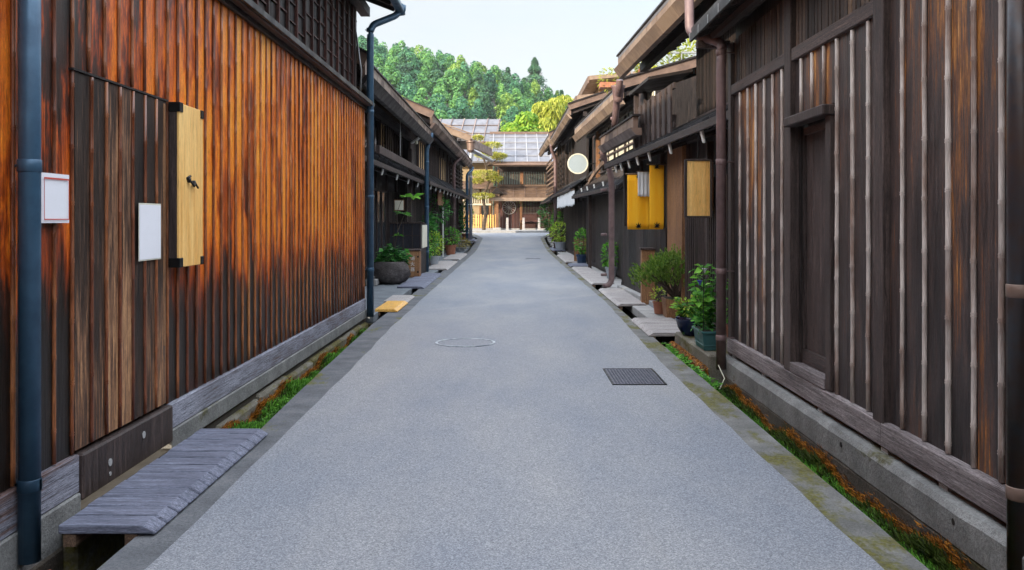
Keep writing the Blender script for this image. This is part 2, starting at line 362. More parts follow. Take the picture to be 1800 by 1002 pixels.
# channel side walls and pavement slabs in front of the far houses
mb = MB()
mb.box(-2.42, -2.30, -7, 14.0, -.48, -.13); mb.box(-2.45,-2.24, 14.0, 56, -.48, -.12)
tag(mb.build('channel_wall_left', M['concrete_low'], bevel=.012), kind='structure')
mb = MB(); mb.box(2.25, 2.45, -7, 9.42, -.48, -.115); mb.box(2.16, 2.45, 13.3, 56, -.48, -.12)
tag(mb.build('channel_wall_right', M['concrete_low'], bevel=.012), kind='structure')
mb = MB()
y = 14.1
while y < 55:
    L = U(1.4, 2.4); mb.box(-3.6, -2.22, y, y+L-.012, gz(y)-.118, gz(y)+.008+U(0,.012)); y += L
tag(mb.build('pavement_left', M['slate'], bevel=.008), kind='structure')
mb = MB(); y = 13.25
while y < 55:
    L = U(1.1, 2.0); mb.box(2.12, 3.4, y, y+L-.012, gz(y)-.118, gz(y)+.008+U(0,.012)); y += L
tag(mb.build('pavement_right', M['concrete_pale'], bevel=.008), kind='structure')

# moss and weeds on the channel walls
def tufts(name, mat, label, n, px, py, pz, h, w, up=.8, side=0):
    mb = MB()
    for _ in range(n):
        y = py(); x = px(y); z = pz(y) ; hh = h*U(.5,1.3)
        for _k in range(4):
            a = U(0, 6.28); d = Vector((math.cos(a)*.5+side, math.sin(a)*.5, up)).normalized()
            r_ = Vector((-math.sin(a), math.cos(a), 0))*w*U(.6,1.2)
            p = Vector((x+U(-.02,.02), y+U(-.03,.03), z)); q = p + d*hh
            mb.add([p-r_*.5, p+r_*.5, q+r_*.2, q-r_*.2], [(0,1,2,3)])
    return tag(mb.build(name, mat), label, kind='stuff')
dens = lambda y, f: .5+.5*math.sin(y*2.3+f)*math.sin(y*5.1+f*2)
def pick(a, b, f=0, pw=1.0):
    def g():
        while 1:
            y = a + (b-a)*random.random()**pw
            if random.random() < .55+.45*dens(y, f): return y
    return g
wob = lambda y, f=0: .035*math.sin(y*3.1+f)+.025*math.sin(y*7.3+f)
tufts('orange_moss', M['moss_orange'], 'rusty orange moss fringe on the wall of the right gutter', 6000, lambda y: 2.23, pick(2.6,9.3,1,1.3), lambda y: -.235+wob(y)+abs(random.gauss(0,.03))*random.choice((-1,1)), .026, .010, .6, -.7)
tufts('green_moss', M['moss_green'], 'green moss growing low in the right gutter', 12000, lambda y: U(2.06,2.21), pick(2.6,9.8,3,1.3), lambda y: -.29+wob(y)*.6+U(-.05,.03)+dens(y,3)*.03, .045, .013, .7, -.4)
tufts('dark_moss', M['moss_dark'], 'dark moss between the orange fringe and the kerb of the right gutter', 4500, lambda y: U(2.14,2.23), pick(2.6,9.6,5,1.3), lambda y: -.27+wob(y)+U(-.03,.05), .05, .012, .7, -.5)
tufts('orange_moss', M['moss_orange'], 'rusty orange moss fringe on the wall of the left gutter', 3600, lambda y: -2.28, pick(6.1,12.5,2,1.4), lambda y: -.17+wob(y)+abs(random.gauss(0,.045))*random.choice((-1,.4)), .04, .012, .6, .7)
tufts('green_moss', M['moss_green'], 'bright green moss filling the left gutter', 16000, lambda y: U(-2.25,-1.99), pick(6.1,13.6,0,1.3), lambda y: -.27+wob(y)+U(-.05,.06)+dens(y,0)*.05, .06, .014, .8, .3)
tufts('dark_moss', M['moss_dark'], 'dark moss under the ledge of the left wall', 3500, lambda y: U(-2.29,-2.2), pick(6.1,13.6,1,1.3), lambda y: -.21+wob(y)+U(-.07,.05), .04, .012, .7, .5)
tufts('orange_lichen', M['moss_orange'], 'orange moss streaming down the slab below the potted plants', 6500, lambda y: 2.095, lambda: U(9.47,11.5), lambda y: -.42+.38*random.random()**.8, .035, .012, -.5, -.25)
mb = MB()
for _ in range(420):
    y = U(8.6, 11.4); p = Vector((U(1.93,2.06), y, -.17+U(-.10,.10)))
    for k in range(5):
        a = U(0,6.28); mb.leaf(p, (math.cos(a)-.3, math.sin(a), U(.1,1)), U(.04,.075), U(.025,.04))
tag(mb.build('gutter_weeds', M['leaf_bright']), 'leafy green weeds sprouting along the right gutter', kind='stuff')
mb = MB()
for _ in range(150):
    y = U(6.3, 9.5)*.5+U(6.3,9.5)*.5; p = Vector((U(-2.1,-2.0), y, -.17+U(-.06,.06)))
    for k in range(4):
        a = U(0,6.28); mb.leaf(p, (math.cos(a)+.3, math.sin(a), U(.1,1)), U(.03,.05), U(.015,.025))
tag(mb.build('gutter_weeds', M['moss_green']), 'short leafy weeds in the left gutter', kind='stuff')

# ------------------------------------------------------------------ shared parts
def boards(name, mat, parent, x, sx, y0, y1, z0, z1, pitch, th=.02, gap=.003, jit=.004, m2=None):
    """vertical boards in a plane x; the face looks towards sx"""
    mb = MB(); y = y0
    while y < y1 - .01:
        w = min(pitch, y1-y); d = U(0, jit)
        mb.box(x - sx*d, x - sx*(th+.01), y+gap/2, y+w-gap/2, z0, z1); y += pitch
    return mb.build(name, mat, parent)
def bamboo(parent, x, sx, y, z0, z1, r, mat, name='bamboo_batten', sway=.004):
    pts = []; rs = []; z = z0; nx = z0 + U(.05, .3); px = 0
    pts.append((x, y, z0)); rs.append(r)
    while nx < z1 - .03:
        o = U(-sway, sway)
        for dz, k in ((-.014, .98), (-.006, 1.22), (.0, 1.0), (.006, 1.2), (.016, .95)):
            pts.append((x, y+o, nx+dz)); rs.append(r*k)
        nx += U(.25, .38)
    pts.append((x, y, z1)); rs.append(r*.95)
    return MB().tube(pts, rs, 10).build(name, mat, parent, smooth=True)
def bend(p0, p1, p2, n=6):
    p0, p1, p2 = Vector(p0), Vector(p1), Vector(p2)
    return [p0*(1-t)**2 + p1*2*t*(1-t) + p2*t*t for t in [i/n for i in range(n+1)]]
def drainpipe(parent, pts, r, mat, joints=(), name='drainpipe', bmat=None, wall=None):
    path = [Vector(pts[0])]
    for i in range(1, len(pts)-1):
        p = Vector(pts[i]); a = p + (Vector(pts[i-1])-p).normalized()*r*2.2; b = p + (Vector(pts[i+1])-p).normalized()*r*2.2
        path += bend(a, p, b, 5)
    path.append(Vector(pts[-1]))
    o = MB().tube(path, r, 18).build(name, mat, parent, smooth=True)
    v = Vector(pts[-1])
    for z in joints:
        c = MB().tube([(v.x, v.y, z-.03), (v.x, v.y, z-.026), (v.x, v.y, z+.026), (v.x, v.y, z+.03)], [r*1.02, r*1.09, r*1.09, r*1.02], 18)
        if wall is not None: c.beam((v.x, v.y, z), (wall, v.y, z), .02, .012)
        c.build('pipe_collar', bmat or mat, o, smooth=True)
    return o
def planks(name, label, mat, x0, x1, y0, y1, z, n, th=.035, beams=True, cat='plank bridge', slope=0, group='plank covers bridging the gutters', bevel=.006, pair=False):
    r_ = root(name, label, cat, ((x0+x1)/2, (y0+y1)/2, z), 0, group)
    hx, hy = (x1-x0)/2, (y1-y0)/2; d = 2*hy/n
    for i in range(n):
        q = U(-.001,.001); a = -hy+i*d+.007; b = a+d-.014; e = U(-.006,.006)
        edge = .06
        s_ = 1 if x0 < 0 else -1                       # road side carries the chamfer
        xr = s_*(hx) ; xl = -s_*hx
        mb = MB()
        mb.add([(xl+e,a,q),(xr-s_*edge,a,q),(xr,a,q-th*.75),(xr,a,q-th),(xl+e,a,q-th),
                (xl+e,b,q),(xr-s_*edge,b,q),(xr,b,q-th*.75),(xr,b,q-th),(xl+e,b,q-th)],
               [(0,1,2,3,4),(9,8,7,6,5),(0,5,6,1),(1,6,7,2),(2,7,8,3),(3,8,9,4),(4,9,5,0)])
        mb.build('plank', mat, r_, bevel=bevel)
    if beams:
        for sx in (-hx+.06, hx-.12):
            B('bearer', M['wood_brownh'], r_, sx-.03, sx+.03, -hy+.01, hy-.01, -th-.06, -th-.001)
    return r_

# ================================================================== near left building
XL = -2.35
hl = root('warehouse', 'tall warehouse clad in orange lacquered boards and bamboo battens', 'building', (-2.35, 9, 0))
hl.location = (0,0,0)
DY0, DY1, DZ0, DZ1 = 4.685, 5.93, .30, 2.345
# wall boards (pitch .185), with the hole for the boarded door left out
mb = MB(); y = 4.685 - .185*10
bat = []
while y < 13.9:
    w = min(.185, 13.92-y)
    d = U(0, .004)
    if DY0-.01 <= y < DY1-.02: mb.box(XL-d, XL-.03, y+.001, y+w-.001, DZ1+.012, 3.38)
    else: mb.box(XL-d, XL-.03, y+.001, y+w-.001, .29, 3.38)
    bat.append(y); y += .185
mb.build('wall_boards', M['wood_orange'], hl)
B('wall_core', M['wood_black'], hl, XL-.06, XL-.032, 2.7, 13.9, .1, 3.4)
for y in bat:
    if DY0-.01 <= y-.0 < DY1-.02 and y > DY0+.05: bamboo(hl, XL+.004, 1, y, DZ1+.02, 3.36, .0115, M['bamboo_dark'])
    else: bamboo(hl, XL+.004, 1, y, .295, 3.36, .0110*U(.9,1.15), M['bamboo_dark'])
bamboo(hl, XL+.004, 1, 13.9, .295, 3.36, .02, M['bamboo_dark'])
# boarded door, slightly proud of the wall
dr = MB(); y = DY0+.01
while y < DY1-.02:
    w = min(.177, DY1-y); dr.box(XL+.016-U(0,.004), XL-.028, y+.001, y+w-.001, DZ0+.01, DZ1-.004); y += .177
dro = dr.build('side_door', M['wood_leftdoor'], hl, label='flush door of worn black brown boards in the orange wall')
for k in range(1, 7): bamboo(dro, XL+.019, 1, DY0+.01+.177*k, DZ0+.015, DZ1-.01, .0115, M['bamboo_dark'])
B('door_head', M['wood_black'], hl, XL-.02, XL+.024, DY0-.02, DY1+.02, DZ1-.002, DZ1+.010)
B('door_stile', M['wood_brown'], dro, XL+.001, XL+.017, DY1-.05, DY1-.012, DZ0+.4, DZ1-.02, label='bare yellow strip along the door edge')
# sill beam, plinth, kickboard
B('sill_beam', M['wood_sill_left'], hl, XL-.05, XL+.028, 2.7, 4.72, .085, .287, bevel=.006)
B('sill_beam', M['wood_sill_left'], hl, XL-.05, XL+.028, 5.99, 13.95, .115, .287, bevel=.006)
B('kickboard', M['wood_frame'], hl, XL-.05, XL+.045, 4.73, 5.98, .035, .285, bevel=.01, label='dark plank with round knots below the door')
for yy, zz in ((5.04,.155),(5.5,.20),(5.04,.09)):
    MB().tube([(XL+.043,yy,zz),(XL+.049,yy,zz)], .022 if zz > .1 else .012, 14).build('knot', M['concrete_pale'], hl)
B('plinth', M['concrete'], hl, XL-.06, XL+.038, 2.7, 4.72, -.16, .083, bevel=.008)
B('plinth', M['concrete'], hl, XL-.06, XL+.038, 5.99, 13.98, -.02, .112, bevel=.008)
mb = MB(); y = 2.7
while y < 14:
    L = U(.9, 1.9); L = min(L, 14-y); a, b = U(.06,.10), U(-.05,-.01)
    if y < 6: a = .0
    mb.hexa([(XL-.05,y,-.48),(XL+.05+a*.4,y,-.48),(XL+.05+a*.4,y+L-.01,-.48),(XL-.05,y+L-.01,-.48)],
            [(XL-.05,y,b-.03),(XL+.03+a*.4,y,b-.05),(XL+.03+a*.4,y+L-.01,b-.05),(XL-.05,y+L-.01,b-.03)]); y += L
mb.build('footing', M['concrete_moss'], hl, bevel=.02)
# ledge of the lower eave
mb = MB()
mb.hexa([(XL-.2,2.6,3.37),(XL+.12,2.6,3.33),(XL+.12,14.05,3.33),(XL-.2,14.05,3.37)], [(XL-.2,2.6,3.50),(XL+.12,2.6,3.38),(XL+.12,14.05,3.38),(XL-.2,14.05,3.50)])
mb.build('lower_eave', M['wood_rail'], hl, bevel=.004)
B('eave_flashing', M['copper_edge'], hl, XL+.121, XL+.15, 2.6, 14.1, 3.345, 3.405, bevel=.004)
B('eave_batten', M['wood_black'], hl, XL-.0, XL+.04, 2.6, 13.97, 3.29, 3.345, bevel=.004)
# upper storey
boards('upper_wall', M['wood_black'], hl, -2.52, 1, 2.6, 13.95, 3.45, 5.3, .2)
mb = MB(); y = 3.0
while y < 13.9:
    mb.box(-2.519, -2.485, y-.018, y+.018, 3.5, 5.25)
    k = 0; z = 3.55+U(0,.2)
    while z < 5.1: mb.box(-2.518, -2.500, y+.02, y+.38, z, z+.014); z += .22
    y += .4
mb.build('upper_battens', M['maroon'], hl)
B('corner_post', M['wood_frame'], hl, -2.60, -2.48, 13.9, 14.03, 3.4, 5.25, bevel=.005)
B('end_wall', M['wood_black'], hl, -7.5, -2.49, 13.93, 13.99, -.05, 5.3)
mb = MB(); mb.hexa([(-1.86,-14,4.98),(-1.86,14.6,4.98),(-6,14.6,6.6),(-6,-14,6.6)], [(-1.86,-14,5.08),(-1.86,14.6,5.08),(-6,14.6,6.7),(-6,-14,6.7)])
mb.build('roof', M['copper'], hl)
mb = MB()
for i in range(28): mb.beam((-1.9, 2.6+i*.43, 4.94), (-3.2, 2.6+i*.43, 5.44), .05, .07)
mb.build('rafters', M['wood_blackh'], hl)
B('soffit_beam', M['wood_blackh'], hl, -2.5, -2.35, 2, 14.55, 4.9, 5.05)
B('gutter', M['pipe_blue'], hl, -1.90, -1.77, 2, 14.62, 4.93, 5.03, bevel=.02)
drainpipe(hl, [(-1.84,14.45,5.08),(-1.86,14.4,4.90),(-2.24,13.95,4.62),(-2.25,13.95,4.4),(-2.25,13.95,.0)], .056, M['pipe_blue'], (4.55,3.25,1.9,.75), wall=-2.33)
MB().lathe((-1.84,14.45,4.90), [(.05,0),(.095,.08),(.10,.16)], 14).build('rainwater_head', M['pipe_blue'], hl, smooth=True)
# near blue downpipe
drainpipe(hl, [(-2.27,4.135,4.0),(-2.27,4.135,-.06)], .049, M['pipe_blue'], (1.80,.30,.30), wall=-2.34)
drainpipe(hl, [(-2.49,13.96,4.6),(-2.40,14.0,3.9),(-2.43,14.0,3.2)], .014, M['zinc'], name='cable_conduit')
MB().tube([(-2.33,4.16,-.22),(-2.24,4.28,-.21)], .055, 14).build('drain_outlet', M['terracotta'], hl, smooth=True)

mb = MB(); y = -14.0
while y < 2.83:
    mb.box(XL-U(0,.004), XL-.03, y+.001, min(y+.184,2.833), .29, 3.38); y += .185
mb.build('wall_boards', M['wood_orange'], hl)
B('wall_core', M['wood_black'], hl, XL-.06, XL-.032, -14, 2.7, -.4, 3.4)
B('wall_core', M['wood_black'], hl, -2.60, -2.53, -14, 2.6, 3.3, 5.3)
B('lower_eave', M['wood_rail'], hl, XL-.2, XL+.12, -14, 2.6, 3.34, 3.42)
# things hanging on the left wall
def notice(label, y0, y1, z0, z1, x, red=False, tilt=0):
    w, h = y1-y0, z1-z0
    o = root('paper_notice', label, 'notice', (x, y0, z0), 0, 'blank notices on the orange wall')
    mb = MB(); n_ = 8
    vs = [( .0012*math.sin(i/n_*3.1)*(j/3), w*i/n_, h*j/3 + tilt*i/n_) for j in range(4) for i in range(n_+1)]
    mb.add(vs, [(j*(n_+1)+i, j*(n_+1)+i+1, (j+1)*(n_+1)+i+1, (j+1)*(n_+1)+i) for j in range(3) for i in range(n_)])
    s = mb.build('sheet', M['paper'], o); s.modifiers.new('t','SOLIDIFY').thickness = .0012
    if red:
        rb = MB(); a = .014
        rb.box(.006,.0075,a,w-a,.016,.021); rb.box(.006,.0075,a,w-a,h-.03,h-.022)
        rb.box(.006,.0075,a,a+.003,.021,h-.03); rb.box(.006,.0075,w-a-.003,w-a,.021,h-.03)
        rb.build('border_line', M['paper_red'], o)
    return o
notice('white blank notice with a thin red border line beside the blue pipe', 4.33, 4.60, 1.53, 1.78, XL+.032, True)
o = notice('plain white sheet in a clear sleeve on the worn door', 5.46, 5.79, 1.295, 1.64, XL+.036)
MB().box(-.004,-.002,-.006,.338,-.008,.355).build('sleeve', M['plaster'], o)
sb = root('sign_board', 'pale pine board with iron brackets hung on the orange wall', 'sign board', (XL+.02, 5.97, 1.22))
mb = MB(); pr = [(0,0),(.44,0),(.46,.03),(.46,1.06),(.43,1.12),(.0,1.12)]
mb.add([(.02,a,b) for a,b in pr]+[(.07,a,b) for a,b in pr], [(5,4,3,2,1,0),(6,7,8,9,10,11)]+[(i,(i+1)%6,(i+1)%6+6,i+6) for i in range(6)])
mb.build('board', M['wood_fresh'], sb, bevel=.004)
MB().box(.0,.055,-.006,-.001,.03,1.10).build('edge_strip', M['wood_frame'], sb)
for z in (.0, 1.06):
    B('corner_bracket', M['iron'], sb, .0,.078,-.012,.055,z,z+.065, bevel=.003); B('corner_bracket', M['iron'], sb, .0,.076,.405,.464,z,z+.06, bevel=.003)
mb = MB()
for (yy, zz) in ((.16,.60),(.25,.585)): mb.tube([(.070,yy,zz),(.088,yy,zz)], .018, 12)
mb.tube([(.085,.17,.595),(.10,.20,.56),(.085,.25,.585)], .008, 8); mb.tube([(.088,.25,.585),(.095,.29,.55)], .007, 8)
mb.tube([(.072,.13,.61),(.08,.18,.63)], .009, 8)
mb.build('latch', M['iron'], sb, smooth=True)

planks('plank_bridge', 'long blue grey slatted plank bridge over the gutter by the worn door', M['plank_blue'], -2.22, -1.74, 4.28, 6.28, .055, 13, .045)
B('stone_lip', M['concrete_moss'], hl, XL+.04, XL+.12, 4.5, 6.05, -.40, -.02, bevel=.015)

# ================================================================== near right building
XR = 2.35
hr = root('storehouse', 'storehouse of dark weathered boards with pale bamboo battens', 'building')
def yr(px): return F*XR/(px-900)
P1 = (5.46, 5.62); P2 = (7.30, 7.47); DW = (6.50, 7.25)
# boards between posts
def rboards(y0, y1, z0, z1, pitch=.135, mat='wood_right'):
    mb = MB(); y = y0
    while y < y1-.01:
        w = min(pitch, y1-y); d = U(0,.006); mb.box(XR+d, XR+.03, y+.0015, y+w-.0015, z0, z1); y += pitch
    return mb.build('wall_boards', M[mat], hr)
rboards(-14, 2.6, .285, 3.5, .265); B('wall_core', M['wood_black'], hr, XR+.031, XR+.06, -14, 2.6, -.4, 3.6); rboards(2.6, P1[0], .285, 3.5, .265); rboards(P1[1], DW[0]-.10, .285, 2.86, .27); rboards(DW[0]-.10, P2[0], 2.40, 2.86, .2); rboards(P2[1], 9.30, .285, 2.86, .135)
B('wall_core', M['wood_black'], hr, XR+.031, XR+.06, 2.6, DW[0]-.1, .1, 3.6)
B('wall_core', M['wood_black'], hr, XR+.031, XR+.06, DW[1], 9.35, .1, 3.6)
B('wall_core', M['wood_black'], hr, XR+.031, XR+.06, DW[0]-.1, DW[1], 2.42, 3.6)
for px in (1763,1714,1669,1627,1588): bamboo(hr, XR-.006, -1, yr(px), .29, 3.45, .0150*U(.9,1.1), M['bamboo_pale'], sway=.003)
bamboo(hr, XR-.006, -1, 3.66, .29, 3.45, .017, M['bamboo_pale'])
for px in (1528.5,1500.5,1473): bamboo(hr, XR-.006, -1, yr(px), .29, 2.85, .0165, M['bamboo_pale'], sway=.005)
for px in (1410,1429,1450): bamboo(hr, XR-.006, -1, yr(px), 2.40, 2.85, .015, M['bamboo_pale'])
for px in (1376,1360,1345,1330,1316,1302): bamboo(hr, XR-.006, -1, yr(px), .29, 2.85, .015, M['bamboo_pale'], sway=.005)
B('post', M['wood_frame'], hr, XR-.045, XR+.05, P1[0], P1[1], .27, 3.5, bevel=.006)
B('post', M['wood_frame'], hr, XR-.040, XR+.05, P2[0], P2[1], .28, 3.45, bevel=.006)
B('corner_post', M['wood_frame'], hr, XR-.035, XR+.12, 9.30, 9.42, .1, 3.42, bevel=.006)
for a, b in ((2.6,5.458),(5.622,7.298),(7.472,9.298)):
    B('rail', M['wood_rail'], hr, XR-.032, XR+.03, a, b, 2.86 if a > 5 else 3.0, 2.965 if a > 5 else 3.10, bevel=.006)
# narrow slats above the rail
mb = MB(); y = 5.64
while y < 9.28:
    if not (P2[0]-.05 < y < P2[1]): mb.box(XR+U(0,.006), XR+.028, y, y+.062, 2.966, 3.45)
    y += .075
mb.build('upper_slats', M['wood_slat'], hr)
# door
B('door_lintel', M['wood_frame'], hr, XR-.10, XR+.02, DW[0]-.13, P2[0]-.002, 2.31, 2.385, bevel=.008)
B('door_jamb', M['wood_frame'], hr, XR-.035, XR+.06, DW[0]-.10, DW[0], .29, 2.309, bevel=.005)
dd = boards('door', M['wood_frame'], hr, XR+.075, -1, DW[0]+.002, DW[1]+.05, .37, 2.30, .19)
dd['label'] = 'narrow recessed door of dark planks with worn amber patches'
B('door_rail', M['wood_rail'], dd, XR+.055, XR+.076, DW[0]+.002, P2[0]-.002, 2.24, 2.30)
B('door_rail', M['wood_rail'], dd, XR+.045, XR+.076, DW[0]+.002, P2[0]-.002, .37, .48)
B('door_stile', M['wood_frame'], dd, XR+.050, XR+.076, DW[0]+.002, DW[0]+.055, .482, 2.238)
B('door_stile', M['wood_frame'], dd, XR+.050, XR+.076, P2[0]-.06, P2[0]-.002, .482, 2.238)
B('door_sill', M['wood_sill'], hr, XR-.045, XR+.10, DW[0]-.0, P2[0]-.002, .287, .365, bevel=.005)
B('door_backing', M['wood_black'], hr, XR+.11, XR+.13, DW[0]-.1, P2[0], .2, 2.4)
# sill beam, plinth
B('sill_beam', M['wood_sill'], hr, XR-.048, XR+.05, 2.6, 5.50, .125, .284, bevel=.012)
B('sill_beam', M['wood_sill'], hr, XR-.042, XR+.05, 5.504, 9.44, .125, .284, bevel=.01)
mb = MB()
for y in (2.9,3.8,4.7,5.45,6.6,8.1,9.2): mb.box(XR-.02, XR+.04, y, y+.1, .085, .124)
mb.build('sill_packers', M['concrete_pale'], hr)
B('plinth_back', M['wood_black'], hr, XR+.02, XR+.06, 2.6, 9.4, -.1, .2)
mb = MB()
prof = [(XR-.10,-.11),(XR-.105,.055),(XR-.08,.088),(XR+.03,.094),(XR+.03,-.11)]
nn = 30; vs = []
for i in range(nn+1):
    y = 2.6+(9.45-2.6)*i/nn
    vs += [(a+(U(-.004,.004) if k < 3 else 0), y, b+U(-.004,.004)) for k, (a, b) in enumerate(prof)]
mb.add(vs, [(i*5+k, i*5+(k+1)%5, (i+1)*5+(k+1)%5, (i+1)*5+k) for i in range(nn) for k in range(5)] + [(4,3,2,1,0), tuple(nn*5+k for k in range(5))])
mb.build('plinth', M['concrete'], hr)
for y in (6.0, 4.47): MB().tube([(XR-.107,y,.01),(XR-.09,y,.01)], .018, 12).build('plinth_hole', M['wood_black'], hr)
# eave
mb = MB(); mb.hexa([(1.98,2,3.55),(1.98,9.72,3.55),(3.2,9.72,3.95),(3.2,2,3.95)], [(1.98,2,3.58),(1.98,9.72,3.58),(3.2,9.72,3.98),(3.2,2,3.98)])
mb.build('roof', M['wood_black'], hr)
B('fascia', M['copper_edge'], hr, 1.965, 1.995, 2, 9.74, 3.51, 3.60, bevel=.004)
for i in range(11): B('fascia_clip', M['zinc'], hr, 1.957, 1.99, 5.2+i*.45, 5.2+i*.45+.012, 3.515, 3.598)
mb = MB()
for i in range(16): mb.beam((2.0, 2.4+i*.47, 3.525), (3.0, 2.4+i*.47, 3.853), .045, .05)
mb.beam((2.16, 2, 3.50), (2.16, 9.7, 3.50), .07, .07)
mb.build('rafters', M['wood_rail'], hr)
B('eave_bracket', M['wood_rail'], hr, 2.0, 2.36, 9.50, 9.58, 3.40, 3.48, bevel=.004)
B('end_wall', M['wood_black'], hr, XR+.05, 7, 9.36, 9.42, -.05, 3.95)
mb = MB(); mb.hexa([(1.98,-14,3.60),(1.98,9.72,3.60),(6,9.72,5.3),(6,-14,5.3)], [(1.98,-14,3.66),(1.98,9.72,3.66),(6,9.72,5.36),(6,-14,5.36)]); mb.build('roof_sheets', M['copper_edge'], hr)
drainpipe(hr, [(XR-.085,3.92,3.9),(XR-.085,3.92,-.13)], .052, M['pipe_black'], (2.57,1.23,.33), bmat=M['copper'], wall=XR+.0)
# mauve downpipe at the far corner, black pipe and lamp
drainpipe(hr, [(1.98,9.85,4.6),(1.98,9.8,3.62),(2.22,9.25,3.40),(2.20,9.25,3.2),(2.20,9.25,-.03)], .051, M['pipe_mauve'], (3.30,2.15,1.0,.30), wall=2.34)
drainpipe(hr, [(2.42,9.60,2.6),(2.42,9.60,.12)], .028, M['pipe_black'], name='cable_pipe')
drainpipe(hr, [(2.44,9.55,2.95),(2.40,9.57,2.75),(2.42,9.60,2.6)], .013, M['zinc'], name='cable_conduit')
MB().tube([(2.43,9.62,3.05),(2.43,9.62,3.35)], .05, 14).build('meter_cap', M['white_paint'], hr, smooth=True)
MB().tube([(2.16,9.2,.02),(2.2,9.1,-.1),(2.13,9.05,-.22)], .006, 6).build('loose_wire', M['plaster'], hr)
# ================================================================== houses down the street
def slabroof(parent, s, u0, z0, u1, z1, y0, y1, th, mat, name='roof', seam=0, smat=None, lab=None):
    mb = MB(); a, b = (s*u0, s*u1) if s > 0 else (s*u1, s*u0); za, zb = (z0, z1) if s > 0 else (z1, z0)
    mb.hexa([(a,y0,za),(b,y0,zb),(b,y1,zb),(a,y1,za)], [(a,y0,za+th),(b,y0,zb+th),(b,y1,zb+th),(a,y1,za+th)])
    if seam:
        y = y0+.02
        while y < y1:
            w = .035; mb.hexa([(a,y,za+th+.001),(b,y,zb+th+.001),(b,y+w,zb+th+.001),(a,y+w,za+th+.001)], [(a,y,za+th+.03),(b,y,zb+th+.03),(b,y+w,zb+th+.03),(a,y+w,za+th+.03)])
            y += seam
    return mb.build(name, mat, parent, label=lab)
def fascia(parent, s, u, z, y0, y1, h=.32, mat='copper', gm=None, seam=.42):
    """sheet metal eave edge: upper panel, box gutter below and in front"""
    mb = MB(); y = y0
    while y < y1-.01:
        w = min(seam, y1-y); o = U(0,.004)
        mb.box(s*(u+.0+o), s*(u+.05), y+.004, y+w-.004, z+h*.36, z+h); y += seam
    mb.box(s*(u+.03), s*(u+.08), y0, y1, z+h*.3, z+h-.01)
    mb.build('fascia', M[mat], parent)
    mb = MB(); y = y0
    while y < y1-.01:
        w = min(seam*1.3, y1-y)
        mb.hexa([(s*(u+.03),y+.003,z),(s*(u+.12),y+.003,z),(s*(u+.12),y+w-.003,z),(s*(u+.03),y+w-.003,z)],
                [(s*(u-.09),y+.003,z+h*.38),(s*(u+.0),y+.003,z+h*.38),(s*(u+.0),y+w-.003,z+h*.38),(s*(u-.09),y+w-.003,z+h*.38)]); y += seam*1.3
    mb.build('gutter', M[gm or mat], parent)
    B('roof_edge', M['copper_edge'], parent, s*(u-.03), s*(u+.1), y0-.02, y1+.02, z+h, z+h+.035, bevel=.004)
def rafters(parent, s, u0, z0, u1, z1, y0, y1, pitch, w=.055, h=.08, mat='wood_blackh', name='rafters'):
    mb = MB(); y = y0+.1
    while y < y1: mb.beam((s*u0,y,z0), (s*u1,y,z1), w, h); y += pitch
    return mb.build(name, M[mat], parent)
def lattice(parent, s, u, y0, y1, z0, z1, p=.07, w=.028, d=.04, mat='wood_black', rails=(0,.5,1), name='lattice', horiz=False):
    mb = MB()
    if horiz:
        z = z0
        while z <= z1: mb.box(s*u, s*(u+d), y0, y1, z, z+w); z += p
        for t in rails: yy = y0+(y1-y0)*t; mb.box(s*(u+d+.001), s*(u+d+.03), yy-.02, yy+.02, z0, z1)
    else:
        y = y0
        while y <= y1: mb.box(s*u, s*(u+d), y, y+w, z0, z1); y += p
        for t in rails: zz = z0+(z1-z0)*t; mb.box(s*(u+d+.001), s*(u+d+.03), y0, y1, zz-.02, zz+.02)
    return mb.build(name, M[mat], parent)
def window(parent, s, u, y0, y1, z0, z1, pane='glass_dark', n=2, mat='wood_frame'):
    f = MB(); w = .05
    f.box(s*(u-.03), s*(u+.03), y0, y1, z0, z0+w); f.box(s*(u-.03), s*(u+.03), y0, y1, z1-w, z1)
    for i in range(n+1):
        y = y0+(y1-y0-w)*i/n; f.box(s*(u-.028), s*(u+.028), y, y+w, z0+w, z1-w)
    fo = f.build('window', M[mat], parent); B('pane', M[pane], fo, s*(u+.005), s*(u+.015), y0+.01, y1-.01, z0+w*.5, z1-w*.5); return fo
def horn(parent, s, u, y, z, l=.30, mat='white_paint'):
    a = MB().tube([(s*(u+l*.9),y,z+.10),(s*(u+.05),y,z+.03)], .035, 6).build('bracket', M['wood_blackh'], parent)
    MB().hexa([(s*(u+.03),y-.035,z-.07),(s*(u+.06),y-.035,z-.07),(s*(u+.06),y+.035,z-.07),(s*(u+.03),y+.035,z-.07)],
              [(s*(u-.01),y-.035,z+.09),(s*(u+.03),y-.035,z+.10),(s*(u+.03),y+.035,z+.10),(s*(u-.01),y+.035,z+.09)]).build('white_tip', M[mat], a, bevel=.008)
    return a

